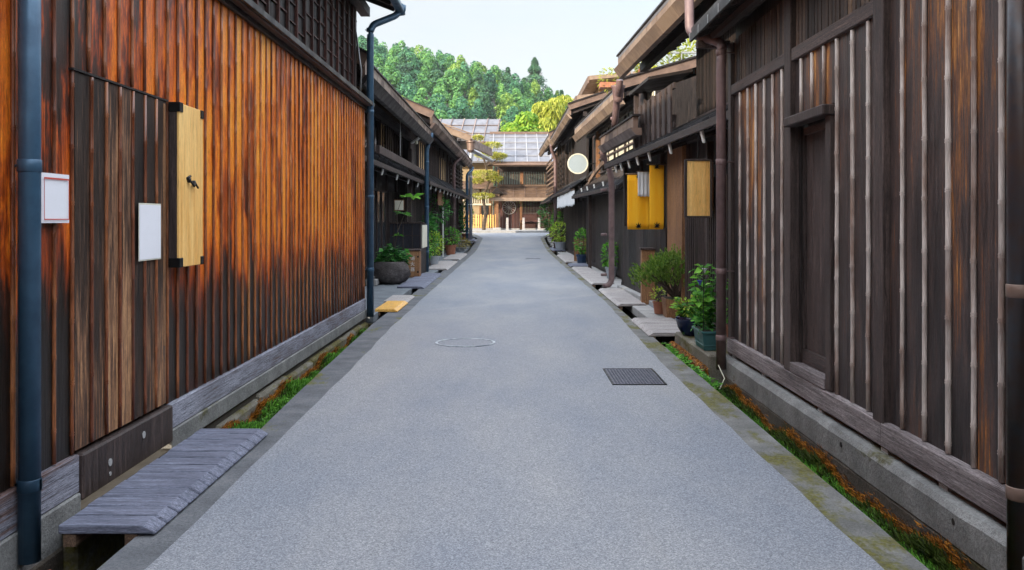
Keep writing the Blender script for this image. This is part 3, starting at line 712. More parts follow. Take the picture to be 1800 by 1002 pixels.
def townhouse(name, label, s, X, Y, rot, L, zp=2.65, up=0., tp=.55, wl=.5, wu=.75, ze=4.5, ue=0., fh=.32, sl=.30, depth=4.2, fm='copper',
              gm=None, pm='roof_tile', wallm='wood_black', upm='wood_black', e0=0, e1=None, horns=(), hz=-.1, rm='roof_metal', zend=0, pe=(0, None), gable=None, ul=None):
    h = root(name, label, 'house', (X, Y, gz(Y+L/2) if Y > 38 else 0), rot)
    e1 = L if e1 is None else e1; p0, p1 = pe; p1 = L if p1 is None else p1
    boards('ground_wall', M[wallm], h, s*wl, -s, 0, L, -.05, zp+.25, .16)
    B('ground_sill', M['wood_blackh'], h, s*(wl-.05), s*(wl+.05), 0, L, .0, .16)
    boards('upper_wall', M[upm], h, s*wu, -s, 0, L if ul is None else ul, zp+.2, ze+.3, .18)
    uL = L if ul is None else ul
    for k in range(int(L/1.9)+1):
        yy = min(k*1.9+.02, L-.14); B('post', M['wood_frame'], h, s*(wl-.06), s*(wl+.02), yy, yy+.12, .165, zp+.22)
        if yy < uL: B('upper_post', M['wood_frame'], h, s*(wu-.05), s*(wu+.02), yy, yy+.12, zp+.3, ze+.2)
    # pent roof over the shop front
    slabroof(h, s, up, zp, wu+.0, zp+tp, p0, p1, .045, M[pm], 'pent_roof')
    mb = MB(); y = p0+.05
    while y < p1: mb.beam((s*(up-.01),y,zp+.065), (s*wu,y,zp+tp+.065), .03, .035); y += .33
    mb.build('pent_battens', M[pm], h)
    B('pent_edge', M['wood_blackh'], h, s*(up-.025), s*(up+.02), p0, p1, zp-.045, zp+.052, bevel=.004)
    rafters(h, s, up+.03, zp-.03, wu-.02, zp+tp-.045, p0, p1, .30, .04, .05)
    B('pent_beam', M['wood_blackh'], h, s*(up+.28), s*(up+.38), p0, p1, zp-.02, zp+.10)
    for y in horns: horn(h, s, up+.02, y, zp+hz)
    # main roof
    slabroof(h, s, ue, ze+fh-.06, ue+depth, ze+fh-.06+depth*sl, e0, e1, .09, M[rm], 'roof', .5)
    slabroof(h, s, ue+depth*2, ze+fh-.06, ue+depth, ze+fh-.06+depth*sl, e0, e1, .09, M[rm], 'roof_back') if s < 0 else None
    fascia(h, s, ue, ze, e0, e1, fh, fm, gm)
    rafters(h, s, ue+.1, ze+fh*.5, wu+.3, ze+fh*.5+(wu+.3-ue)*sl, e0, e1, .38, .06, .09)
    B('eave_beam', M['wood_blackh'], h, s*(wu-.38), s*(wu-.24), e0+.1, e1-.1, ze+fh*.25, ze+fh*.25+.16)
    # gable ends
    for yy in ((0.02, L-.06) if ul is None else (.02,)):
        mb = MB(); pts = [(s*wl,yy,0),(s*(ue+depth*1.6),yy,0),(s*(ue+depth*1.6),yy,ze+.5),(s*(ue+depth),yy,ze+fh-.06+depth*sl-.05),(s*(wu-.0),yy,ze+fh*.3+wu*sl*.7),(s*wu,yy,zp+.2),(s*wl,yy,zp+.2)]
        q = [(a,b+.04,c) for a,b,c in pts]; k = len(pts)
        mb.add(pts+q, [tuple(range(k)), tuple(range(2*k-1,k-1,-1))]+[(i,(i+1)%k,(i+1)%k+k,i+k) for i in range(k)]); mb.build('gable_wall', M[gable or upm], h)
    # verge board on the near end
    mb = MB(); mb.beam((s*(ue-.02),e0-.03,ze+fh-.02), (s*(ue+depth),e0-.03,ze+fh-.02+depth*sl), .05, .22); mb.build('verge_board', M['copper'], h)
    mb = MB(); mb.beam((s*(ue-.04),e0-.05,ze+fh+.10), (s*(ue+depth),e0-.05,ze+fh+.10+depth*sl), .12, .04); mb.build('verge_cap', M['copper_edge'], h)
    return h

# ---- L2 : dark house with soot-black lattice
L2 = townhouse('townhouse', 'soot dark two storey house behind the stone trough, left row', -1, -2.36, 14.15, 0, 11.6, zp=2.62, up=.25, tp=.45, wl=1.05, wu=.9, ze=3.72, fh=.40,
               horns=(3.9,6.2,8.4,10.7), fm='copper', gm='copper_edge', depth=3.8, sl=.47, rm='copper')  # roof slope, out of view, steepened to throw shade on the right row
lattice(L2, -1, .83, .3, 4.2, 3.1, 3.9, .20, .03, .03, 'wood_frame', horiz=True, rails=(0,.25,.5,.75,1))
window(L2, -1, .86, 4.9, 7.0, 2.95, 3.95, 'glass_dark', 3); window(L2, -1, .85, 7.15, 9.3, 2.95, 3.95, 'amber_glass', 5)
lattice(L2, -1, .80, 7.9, 9.1, 2.95, 3.95, .35, .12, .03, 'wood_frame')
window(L2, -1, .86, 9.6, 11.2, 2.95, 3.95, 'glass_dark', 4)
window(L2, -1, 1.0, 1.6, 3.4, .5, 2.3, 'glass_dark', 2); window(L2, -1, 1.0, 5.9, 9.3, .4, 2.3, 'glass_dark', 4)
lattice(L2, -1, .96, 9.5, 11.4, .3, 2.3, .09, .035, .04, 'wood_blackh')
B('step', M['concrete_pale'], L2, -.75, -1.0, 6.0, 8.0, .02, .16, bevel=.01)
B('pent_trim', M['wood_frame'], L2, -.16, -.24, 2.6, 11.6, 2.80, 2.96, bevel=.006)
mb = MB(); 
for i in range(16): mb.beam((-.30, 1.2+i*.65, 2.66), (-.22, 1.2+i*.65+.4, 2.98), .012, .012)
mb.build('pent_wire', M['iron'], L2)
drainpipe(L2, [(.0,11.5,4.05),(.0,11.45,3.86),(-.12,11.4,3.62),(-.12,11.4,.0)], .065, M['pipe_blue'], (3.2,1.9,.6))
mb = MB(); mb.beam((-.35,9.6,3.60), (-.12,9.35,3.72), .07, .04); l_ = mb.build('lamp_fixture', M['white_paint'], L2); MB().lathe((-.2,9.4,3.60), [(.02,-.05),(.04,-.03),(.04,.03),(.02,.05)], 10).build('bulb', M['plaster'], l_, smooth=True)
mb = MB(); mb.tube([(-.2,6.0,3.0),(-.2,6.0,4.0)], .008, 6); mb.build('lightning_wire', M['zinc'], L2)
B('street_post', M['wood_frame'], L2, -.42, -.52, 10.2, 10.32, .1, 3.5)

# ---- L3 : longer house behind
L3 = townhouse('townhouse', 'long brown eaved house between the blue pipe and the last dark pipe, left row', -1, -2.34, 25.9, -.55, 21, zp=2.62, up=.1, tp=.5, wl=.8, wu=.7, ze=4.22, fh=.42,
               horns=tuple(1.0+1.55*i for i in range(9)), depth=3.8, sl=.42, fm='copper', gm='copper', rm='copper')  # hidden roof pitch also raised to keep the right row shaded
window(L3, -1, .66, 2.0, 4.4, 3.1, 4.1, 'amber_glass', 4); window(L3, -1, .66, 9.0, 12.2, 3.1, 4.1, 'amber_glass', 4); lattice(L3, -1, .62, 5.0, 8.6, 3.0, 4.2, .13, .04, .03, 'wood_frame')
lattice(L3, -1, .58, 14.0, 20.5, 3.0, 4.2, .20, .05, .04, 'wood_frame', horiz=True, rails=(0,.2,.4,.6,.8,1))
for a in (1.0, 6.0, 11.0, 16.0): lattice(L3, -1, .72, a, a+3.4, .3, 2.3, .14, .05, .04, 'wood_blackh')
drainpipe(L3, [(.03,20.9,4.3),(.03,20.8,4.15),(-.22,20.4,3.9),(-.22,20.4,-.1)], .08, M['pipe_blue'], (3.4,2.0,.8))
drainpipe(L3, [(-.05,12.6,4.3),(-.05,12.5,4.2),(-.30,12.3,3.95),(-.30,12.3,-.0)], .07, M['pipe_mauve'], (3.4,2.0,.8))
B('white_pole', M['white_paint'], L3, -.45, -.50, 8.9, 8.95, .05, 2.0)
B('bamboo_blind', M['wood_brown'], L3, -.3, -.33, 5.0, 7.3, 2.05, 2.60)
# ---- L4 : tall sunlit roof end at the corner
L4 = root('corner_house', 'tall corner house with a sunlit tan verge and big round gutter, left row end', 'house', (-2.3, 48, gz(50)))
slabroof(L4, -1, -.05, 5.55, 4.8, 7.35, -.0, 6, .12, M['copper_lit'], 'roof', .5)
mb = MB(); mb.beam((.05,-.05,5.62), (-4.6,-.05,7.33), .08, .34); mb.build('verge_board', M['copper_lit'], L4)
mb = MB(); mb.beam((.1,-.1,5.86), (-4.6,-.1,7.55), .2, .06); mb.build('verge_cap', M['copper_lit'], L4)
boards('side_wall', M['wood_black'], L4, -.75, 1, 0.3, 6, 0, 5.8, .2)
B('gable_wall', M['wood_blackh'], L4, -.75, -6, .3, .36, 0, 5.7)
rafters(L4, -1, -.1, 5.45, 3, 6.6, .1, 5.9, .5, .08, .12)
mb = MB()
for i in range(9): mb.beam((-.6-i*.42, -.02, 5.55+i*.155), (-.6-i*.42,.3,5.45+i*.155), .12, .14)
mb.build('purlin_ends', M['wood_blackh'], L4)
mb = MB(); mb.hexa([(.0,0,5.15),(.14,0,5.15),(1.1,6.2,5.10),(.96,6.2,5.10)], [(.0,0,5.60),(.14,0,5.60),(1.1,6.2,5.55),(.96,6.2,5.55)]); mb.build('fascia', M['copper'], L4)
mb = MB(); mb.hexa([(-.7,0.05,5.5),(.0,0.05,5.5),(.96,6.1,5.45),(-.7,6.1,5.5)], [(-.7,0.05,5.68),(.0,0.05,5.6),(.96,6.1,5.55),(-.7,6.1,5.68)]); mb.build('eave_slab', M['roof_metal'], L4)
MB().tube([(.16,.0,4.95),(1.05,6.1,4.80)], .11, 12).build('gutter', M['zinc'], L4, smooth=True)
drainpipe(L4, [(.1,0,5.0),(.05,-.1,4.6),(.05,-.1,0)], .09, M['zinc'], (3.5,2)); MB().lathe((.05,-.1,4.85), [(.10,0),(.2,.12),(.22,.5),(.26,.55),(.26,.62)], 12).build('rainwater_head', M['copper'], L4)
lattice(L4, -1, .68, 1, 5.8, 2.5, 4.2, .2, .05, .05, 'wood_frame', horiz=True); window(L4, -1, .7, 1, 5.8, .4, 2.2, 'glass_dark', 6)
slabroof(L4, -1, -.15, 2.4, .8, 2.95, 0, 6, .05, M['roof_tile'], 'pent_roof')

# ---- R2 : noren house
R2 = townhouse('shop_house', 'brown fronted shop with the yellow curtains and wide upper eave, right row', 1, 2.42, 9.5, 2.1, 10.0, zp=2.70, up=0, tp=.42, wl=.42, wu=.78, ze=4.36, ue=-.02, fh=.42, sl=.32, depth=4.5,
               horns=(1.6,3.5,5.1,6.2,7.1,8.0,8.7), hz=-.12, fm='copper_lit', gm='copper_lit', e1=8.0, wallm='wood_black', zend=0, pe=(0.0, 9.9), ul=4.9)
lattice(R2, 1, .72, .1, 4.6, 3.15, 4.5, .085, .04, .04, 'wood_black', rails=(0,1), name='slatted_screen')
B('screen_sill', M['wood_frame'], R2, .60, .78, .1, 4.7, 3.03, 3.14, bevel=.01)
sc = B('balcony_post', M['wood_frame'], R2, .12, .20, 6.9, 7.0, 2.75, 3.95)
bp = MB()
for i in range(7): bp.box(.16, .19, 4.0+i*.42, 4.0+i*.42+.22, 2.88, 3.62)
for z in (2.95, 3.55): bp.box(.192, .23, 3.9, 6.9, z, z+.09)
bp.build('balcony_fence', M['wood_frame'], R2)
slabroof(R2, 1, .05, 3.88, .8, 4.02, 5.2, 7.1, .05, M['copper_edge'], 'balcony_canopy')
B('upper_panel', M['wood_frame'], R2, .30, .34, 6.9, 7.7, 3.2, 4.05)
# mid eave with sheet metal box
me_ = MB(); 
for i in range(7): me_.box(-.06-U(0,.004), .02, 6.0+i*.6, 6.59+i*.6, 3.16, 3.36)
me_.build('middle_fascia', M['copper'], R2)
me_ = MB(); me_.hexa([(-.02,5.95,3.03),(.08,5.95,3.03),(.08,10.2,3.03),(-.02,10.2,3.03)], [(-.13,5.95,3.155),(.08,5.95,3.155),(.08,10.2,3.155),(-.13,10.2,3.155)]); me_.build('middle_gutter', M['copper'], R2)
B('middle_edge', M['copper_edge'], R2, -.09, .05, 5.93, 10.22, 3.362, 3.395)
slabroof(R2, 1, -.02, 3.30, .76, 3.5, 7.2, 10.2, .05, M['copper_edge'], 'middle_roof')
B('beam_arm', M['wood_frame'], R2, .1, .75, 6.2, 6.32, 3.25, 3.42)
drainpipe(R2, [(-.0,10.25,3.1),(-.0,10.3,2.95),(.14,10.3,2.75),(.20,10.3,2.4),(.20,10.3,.08),(.02,10.25,.03)], .066, M['pipe_mauve'], (2.2,1.2,.3))
drainpipe(R2, [(.05,8.2,4.35),(.05,8.25,4.2),(.10,8.9,4.0),(.10,9.3,3.4)], .07, M['pipe_mauve'], (3.7,))
MB().lathe((.08,8.6,3.95), [(.07,0),(.10,.05),(.13,.3),(.16,.34)], 10).build('rainwater_head', M['pipe_mauve'], R2, smooth=True)
# warm brown board wall beside the entrance and lower screens
B('brown_panel', M['wood_brown'], R2, .37, .415, 3.9, 5.2, .14, 2.72, label='plain warm brown board panel beside the yellow curtains')
B('brown_panel', M['wood_brown'], R2, .30, .42, 3.82, 3.898, .14, 2.72)
lattice(R2, 1, .30, .3, 3.6, .25, 2.1, .11, .035, .04, 'wood_frame', rails=(0,.35,.7,1), name='entrance_lattice')
B('corner_panel', M['wood_frame'], R2, .30, .39, 2.35, 2.45, .14, 2.6)
B('kerb_stone', M['concrete_pale'], R2, .25, .42, 5.3, 9.8, .0, .10, bevel=.01)
boards('entrance_board', M['wood_black'], R2, .36, -1, 5.3, 9.9, .12, 1.4, .4)

# ---- R3
R3 = townhouse('townhouse', 'house with cream plaster upper wall behind horizontal bars, right row', 1, 2.50, 20.1, 2.0, 9.9, zp=2.28, up=-.1, tp=.68, wl=.45, wu=.75, ze=4.18, ue=-.02, fh=.46, sl=.30, depth=4.5,
               horns=(1.2,2.6,4.4,6.0,7.5), hz=.14, fm='copper_lit', gm='copper_lit', upm='plaster', gable='wood_black')
lattice(R3, 1, .45, .3, 7.3, 2.95, 4.25, .21, .045, .05, 'wood_frame', horiz=True, rails=(0,.25,.5,.75,1), name='bar_screen')
B('dark_shutter', M['wood_black'], R3, .66, .72, .3, 2.3, 3.0, 4.6); B('dark_shutter', M['wood_black'], R3, .62, .72, 7.6, 9.8, 3.0, 4.3)
B('low_panel', M['wood_black'], R3, .70, .74, .1, 9.8, 2.5, 2.98); B('corner_post', M['wood_brown'], R3, .40, .52, 7.4, 7.55, 2.4, 4.5)
cb = MB()
for i in range(10):
    a, b = i/10, (i+1)/10; za, zb = 2.72+.42*a+.06*math.sin(a*3.1), 2.72+.42*b+.06*math.sin(b*3.1)
    cb.beam((.22, 7.8-3.6*a, za), (.22, 7.8-3.6*b, zb), .06, .13)
cb.build('bowed_beam', M['wood_brownh'], R3)
mb = MB()
for i in range(24): mb.beam((-.06, .6+i*.36, 2.36), (.35, .6+i*.36-.25, 2.82), .014, .014)
mb.build('pent_wire', M['wood_frame'], R3)
B('street_post', M['wood_frame'], R3, .10, .20, 7.0, 7.12, .02, 2.35); B('wall_panel', M['wood_black'], R3, .30, .34, .4, 6.9, .1, 2.3)
lattice(R3, 1, .36, 7.3, 9.8, .2, 2.2, .12, .05, .04, 'wood_blackh')
# ---- R4
R4 = townhouse('townhouse', 'dark house with a stacked bar screen behind the round white sign, right row', 1, 2.22, 31.2, .45, 12.6, zp=2.62, up=-.15, tp=.6, wl=.5, wu=.7, ze=5.12, ue=-.2, fh=.42, sl=.34, depth=4.2, fm='copper', gm='copper_lit', rm='roof_metal')
B('dark_end_panel', M['wood_black'], R4, .42, .50, .0, 5.0, 2.9, 5.2)
lattice(R4, 1, .40, .5, 12.0, .2, 2.2, .16, .06, .04, 'wood_blackh')
drainpipe(R4, [(-.2,11.9,5.2),(-.2,12.0,5.0),(.02,12.2,4.5),(.02,12.2,.1)], .085, M['pipe_mauve'], (3.4,2,))
# ---- R5
R5 = townhouse('townhouse', 'last house of the right row with a short sunlit tan eave near the crossing', 1, 1.93, 44.2, .9, 10.2, zp=2.2, up=.0, tp=.55, wl=.6, wu=.8, ze=5.1, ue=-.05, fh=.42, sl=.40, depth=3.0, fm='copper_lit', gm='copper_lit', rm='roof_metal')
lattice(R5, 1, .3, .5, 9.5, 2.7, 4.7, .26, .09, .05, 'wood_brownh', horiz=True, rails=(0,.5,1), name='bar_screen'); lattice(R5, 1, .5, .5, 9.5, .2, 2.1, .2, .08, .04, 'wood_brownh')

# ---- taller house behind the right row with two lit eaves
RB = root('back_house', 'upper storey with two stacked sunlit eaves rising behind the right row', 'house', (3.0, 33.5, 0))
for (z, x0, x1, y0, y1) in ((6.95, -.0, 5, .6, 6), (6.05, -.55, 5, -.4, 7)):
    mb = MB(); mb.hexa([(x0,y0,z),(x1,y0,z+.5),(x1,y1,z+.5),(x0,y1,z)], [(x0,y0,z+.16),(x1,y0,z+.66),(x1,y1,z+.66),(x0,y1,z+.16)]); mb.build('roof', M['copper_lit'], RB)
    B('fascia', M['copper'], RB, x0-.06, x0-.01, y0, y1, z-.12, z+.14)
B('wall', M['plaster_tan'], RB, .55, 5, 1.5, 6.5, 3, 6.95); B('corner_post', M['wood_brown'], RB, .45, .6, 1.4, 1.55, 5, 6.95)
window(RB, 1, .52, 2.2, 5, 5.6, 5.95, 'glass_dark', 3)
# another low building with a terrace of plants behind R3
TB = root('terrace_house', 'building with a plant terrace showing over the verge of the plaster house', 'house', (3.3, 21.5, 0))
B('wall', M['wood_brown'], TB, .0, 4, 0, 5, 3.2, 5.0, label='orange brown boarded wall'); B('terrace_slab', M['wood_blackh'], TB, -.45, 4, -.3, 5, 4.96, 5.06)
mb = MB()
for i in range(9): mb.box(-.42+i*.3, -.39+i*.3, -.28, -.25, 5.06, 5.55)
mb.box(-.45, 2.3, -.29, -.24, 5.55, 5.59); mb.build('terrace_railing', M['zinc'], TB)

# ---- house closing the street
FH = root('merchant_house', 'broad merchant house with the cart wheel closing the end of the street', 'house', (0, 62, .79))
def fpx(x): return (x-900)/24.94
def fz(y): return (405-y)/24.94
FX0, FX1 = -1.25, 7.5
mb = MB(); x = FX0
while x < FX1: mb.box(x, x+.19, -.0-U(0,.01), .05, 0, fz(350)); x += .2
mb.build('ground_wall', M['maroon'], FH)
B('base_stone', M['concrete_pale'], FH, FX0, FX1, -.03, .06, -.05, .1)
lt = MB(); x = fpx(916)
while x < fpx(964): lt.box(x, x+.05, -.08, -.04, fz(375), fz(352)); x += .105
lt.box(fpx(915), fpx(965), -.09, -.035, fz(353), fz(351)); lt.box(fpx(915), fpx(965), -.09, -.035, fz(377), fz(375)); lt.build('lattice', M['wood_frame'], FH)
B('red_door', M['maroon'], FH, fpx(918), fpx(944), -.05, -.02, .2, fz(378)); B('red_door', M['maroon'], FH, fpx(950), fpx(962), -.05, -.02, .2, fz(378)); B('bench', M['maroon'], FH, fpx(915), fpx(950), -.4, -.02, fz(391), fz(388))
for a in (FX0, fpx(914), fpx(966)): B('post', M['wood_brown'], FH, a, a+.16, -.1, .0, 0, fz(350))
mb = MB(); mb.hexa([(FX0-.3,-1.0,fz(350)),(FX1,-1.0,fz(350)),(FX1,.1,fz(331)),(FX0-.3,.1,fz(331))], [(FX0-.3,-1.0,fz(350)+.08),(FX1,-1.0,fz(350)+.08),(FX1,.1,fz(331)+.08),(FX0-.3,.1,fz(331)+.08)]); mb.build('pent_roof', M['wood_brownh'], FH)
mb = MB(); x = FX0-.25
while x < FX1: mb.beam((x,-1.0,fz(350)+.1), (x,.1,fz(331)+.1), .04, .04); x += .8
for t in (.3,.6,.9): mb.beam((FX0-.3,-1.0+1.1*t,fz(350)+.11+.76*t), (FX1,-1.0+1.1*t,fz(350)+.11+.76*t), .05, .03)
mb.build('pent_battens', M['copper'], FH)
B('pent_fascia', M['copper_lit'], FH, FX0-.3, FX1, -1.06, -1.005, fz(355), fz(349))
B('upper_wall', M['wood_frame'], FH, FX0+.2, FX1, .1, .2, fz(331), fz(292))
pn = MB(); pn.box(fpx(877), fpx(960), .06, .09, fz(325), fz(303)); pn.build('window_pane', M['glass_green'], FH)
mb = MB(); x = fpx(876)
while x < fpx(962): mb.box(x, x+.07, -.02, .05, fz(326), fz(302)); x += .17
mb.build('window_bars', M['wood_slat'], FH)
B('window_rail', M['wood_brownh'], FH, fpx(874), fpx(964), -.06, .06, fz(329), fz(325.5)); B('window_rail', M['wood_frame'], FH, fpx(874), fpx(964), -.04, .06, fz(303), fz(301))
B('window_post', M['wood_brown'], FH, fpx(914), fpx(920), -.05, .02, fz(325), fz(303)); B('window_post', M['wood_brown'], FH, fpx(874), fpx(877), -.05, .02, fz(331), fz(300))
e, ez, rz = FX0-.45, fz(291), 7.15
mb = MB(); mb.hexa([(e,-1.1,ez),(FX1,-1.1,ez),(FX1,5.2,rz),(e+.0,5.2,rz)], [(e,-1.1,ez+.12),(FX1,-1.1,ez+.12),(FX1,5.2,rz+.12),(e+.0,5.2,rz+.12)]); mb.build('roof', M['roof_metal'], FH)
mb = MB(); x = e+.3
while x < FX1: mb.beam((x,-1.1,ez+.14), (x,5.2,rz+.14), .07, .05); x += .82
for t in (.2,.43,.66,.86): mb.beam((e,-1.1+6.3*t,ez+.15+(rz-ez)*t), (FX1,-1.1+6.3*t,ez+.15+(rz-ez)*t), .07, .05)
mb.build('roof_seams', M['seam'], FH)
B('roof_fascia', M['copper'], FH, e-.05, FX1, -1.16, -1.1, ez-.16, ez+.17); B('gutter', M['copper'], FH, e-.05, FX1, -1.3, -1.161, ez-.10, ez+.02, bevel=.03); B('ridge_cap', M['copper'], FH, e, FX1, 5.1, 5.5, rz+.10, rz+.28)
mb = MB(); x = e+.2
while x < FX1: mb.beam((x,-1.05,ez-.06), (x,.1,ez+.33), .07, .09); x += .45
mb.build('rafters', M['wood_blackh'], FH)
B('side_wall', M['wood_frame'], FH, FX0+.0, FX0+.1, .21, 5, 0, 5.5)
wh = root('cart_wheel', 'spoked wooden cart wheel hung on the maroon wall at the street end', 'wheel', (fpx(895), 61.93, .79+fz(366)))
mb = MB(); mb.tube([(.46*math.cos(a*math.pi/14), 0, .46*math.sin(a*math.pi/14)) for a in range(29)], .026, 6, caps=False); mb.build('rim', M['plank_grey'], wh)
mb = MB()
for i in range(14): a = i*math.pi/7; mb.tube([(.05*math.cos(a),0,.05*math.sin(a)),(.45*math.cos(a),0,.45*math.sin(a))], .016, 5)
mb.build('spokes', M['plank_grey'], wh); MB().tube([(0,-.05,0),(0,.03,0)], .07, 10).build('hub', M['plank_grey'], wh)
b0 = root('bollard', 'pale timber bollard below the cart wheel', 'bollard', (fpx(892), 61.0, .79), 0, 'bollards before the merchant house')
MB().hexa([(-.09,-.09,0),(.09,-.09,0),(.09,.09,0),(-.09,.09,0)], [(-.08,-.08,.82),(.08,-.08,.82),(.08,.08,.86),(-.08,.08,.86)]).build('bollard_post', M['plank_grey'], b0, bevel=.015)
MB().box(-.12,.12,-.12,.12,-.01,.05).build('base_stone', M['concrete_pale'], b0, bevel=.01)
for px, lb in ((920,'pale timber bollard before the left end of the red door'),(947,'pale timber bollard nearest the green shrubs at the crossing')):
    b1 = b0.copy(); COL.objects.link(b1); b1.location.x = fpx(px); b1['label'] = lb
    for ch in list(b0.children):
        c_ = ch.copy(); COL.objects.link(c_); c_.parent = b1
# gate post with little roof
gp = root('gate_post', 'tall gate post with a small pitched cap beside the cart wheel', 'gate post', (fpx(874), 61.2, .79))
B('shaft', M['wood_brown'], gp, -.10, .10, -.1, .1, .15, fz(350)); B('base', M['concrete_pale'], gp, -.28, .28, -.28, .28, -.02, .16, bevel=.02); B('lantern_box', M['wood_brownh'], gp, -.18, .18, -.18, .18, fz(350), fz(342))
MB().hexa([(-.42,-.3,fz(342)),(.42,-.3,fz(342)),(.42,.3,fz(342)),(-.42,.3,fz(342))], [(-.03,-.34,fz(332)),(.03,-.34,fz(332)),(.03,.34,fz(332)),(-.03,.34,fz(332))]).build('cap', M['copper_edge'], gp)
# garden house and fence on the left of the crossing
GH = root('garden_house', 'ochre plastered house behind the picket fence at the street end', 'house', (-1.6, 63.4, .79))
B('wall', M['plaster_tan'], GH, -9, .2, 0, .2, 0, 4.9); B('upper_band', M['plaster'], GH, -9, .0, -.04, -.01, 2.3, 2.9)
mb = MB(); 
for i in range(20): mb.box(-3.2+i*.16, -3.13+i*.16, -.1, -.05, 1.9, 2.3)
mb.box(-3.3, .1, -.12, -.04, 1.75, 1.88); mb.box(-3.3, .1, -.12, -.04, 2.3, 2.4); mb.build('window_bars', M['plaster'], GH)
for a in (-1.6, -.75, -.05): B('post', M['wood_brown'], GH, a, a+.13, -.08, -.005, 0, 2.9)
B('window', M['glass_dark'], GH, -.6, -.1, -.06, -.02, .9, 2.2)
mb = MB(); mb.hexa([(-9,-1.2,2.9),(.3,-1.2,2.9),(.3,.0,3.4),(-9,.0,3.4)], [(-9,-1.2,3.0),(.3,-1.2,3.0),(.3,0,3.5),(-9,0,3.5)]); mb.build('pent_roof', M['copper'], GH)
mb = MB(); mb.hexa([(-9,-1.0,4.75),(.1,-1.0,4.75),(.1,2.2,6.1),(-9,2.2,6.1)], [(-9,-1.0,4.87),(.1,-1.0,4.87),(.1,2.2,6.22),(-9,2.2,6.22)]); mb.build('roof', M['roof_metal'], GH)
mb = MB()
for i in range(22): mb.beam((.0-i*.42,-1.0,4.90), (.0-i*.42,2.2,6.25), .05, .05)
mb.build('roof_seams', M['copper'], GH)
fn = root('picket_fence', 'sunlit picket fence at the left of the crossing', 'fence', (fpx(845), 61.6, .79))
for i in range(14): B('picket', M['wood_fresh'], fn, -1.2+i*.17, -1.12+i*.17, -.02, .02, .15, 1.05+.05*(i % 2))
B('fence_rail', M['wood_brownh'], fn, -1.3, 1.2, .021, .06, .3, .38); B('fence_rail', M['wood_brownh'], fn, -1.3, 1.2, .021, .06, .85, .93); B('fence_kerb', M['concrete_pale'], fn, -1.4, 1.3, -.1, .1, -.02, .12)
for a in (-1.33, 1.2): B('fence_post', M['plaster_tan'], fn, a, a+.14, -.07, .07, 0, 1.2)
# higher roof behind on the left
HB = root('rear_house', 'house with a broad grey seamed roof above the garden pine', 'house', (0, 67, .8))
mb = MB(); mb.hexa([(-14,-.0,6.5),(-1.17,0,6.5),(-.9,4.0,8.7),(-14,4,8.7)], [(-14,0,6.62),(-1.17,0,6.62),(-.9,4,8.82),(-14,4,8.82)]); mb.build('roof', M['roof_metal'], HB)
mb = MB()
for i in range(12): mb.beam((-1.25-i*.95,0,6.66), (-.98-i*.95,4,8.86), .07, .08)
for t in (.35,.7): mb.beam((-14,4*t,6.66+2.2*t), (-1.2+.27*t,4*t,6.66+2.2*t), .06, .05)
mb.build('roof_seams', M['copper'], HB)
B('wall', M['plaster_tan'], HB, -13, -1.5, .6, 3.5, 0, 6.6); B('fascia', M['copper'], HB, -14, -1.15, -.08, -.01, 6.4, 6.66)
# ================================================================== street things
planks('yellow_plank', 'fresh yellow plank cover over the left gutter', M['wood_yellow'], -2.28, -1.90, 14.6, 16.1, .055, 1, .05, bevel=.008)
planks('plank_bridge', 'olive grey board set directly behind the fresh yellow plank', M['plank_grey'], -2.36, -1.92, 16.15, 17.4, .045, 1, .04)
planks('plank_bridge', 'pale slatted plank cover in front of the stone trough and small cabinet', M['plank_blue'], -2.55, -1.95, 19.5, 24.4, .05, 9, .05)
planks('plank_bridge', 'brown grey plank cover beside the bean plants, left gutter', M['plank_grey'], -2.6, -1.95, 26.6, 31.6, .05, 8, .05)
planks('plank_bridge', 'weathered plank cover before the terracotta pot, left gutter', M['plank_grey'], -2.6, -1.95, 33.0, 38.5, .05, 8, .05)
planks('plank_bridge', 'farthest low plank cover of the left gutter', M['plank_blue'], -2.6, -1.95, 46.5, 49.0, .42, 4, .05)
planks('plank_bridge', 'wide pale double plank cover nearest the navy pot, right gutter', M['plank_grey'], 1.80, 2.42, 11.55, 13.35, .055, 5, .05)
planks('plank_bridge', 'pale timber platform behind the navy pot reaching the shop entrance', M['plank_grey'], 2.43, 3.0, 11.6, 13.3, .055, 5, .05)
planks('plank_bridge', 'silvery plank cover by the foot of the mauve pipe, right gutter', M['plank_grey'], 1.86, 2.36, 15.5, 19.0, .055, 9, .05)
planks('plank_bridge', 'long striped plank cover before the open dark shopfront, right gutter', M['plank_grey'], 1.86, 2.40, 20.6, 27.6, .055, 16, .05)
planks('plank_bridge', 'short dark plank cover beside the blue potted plant, right gutter', M['plank_blue'], 1.88, 2.5, 28.2, 29.8, .055, 4, .05)
planks('plank_bridge', 'pale plank cover before the white curtain, right gutter', M['plank_grey'], 1.88, 2.5, 31.0, 37.0, .055, 9, .05)
planks('plank_bridge', 'farthest plank cover on the right gutter near the shrubs', M['plank_blue'], 1.9, 2.5, 41.0, 45.0, .10, 6, .05)
# raised slab carrying the pots
ps = root('stone_slab', 'mossy concrete slab edging the right gutter under the potted plants', 'slab', (2.1, 9.45, 0))
mb = MB(); mb.hexa([(0,.02,-.48),(1.1,.02,-.48),(1.1,2.0,-.48),(0,2.0,-.48)], [(.02,.02,.085),(1.1,.02,.085),(1.1,2.0,.085),(.02,2.0,.085)]); mb.build('slab_body', M['concrete_moss'], ps, bevel=.02)
ps2 = root('paving_slab', 'dark slate paving before the shop entrance, right side', 'slab', (2.43, 13.36, 0))
MB().box(0,.8,0,2.6,-.3,.03).build('slab_body', M['slate'], ps2, bevel=.01)
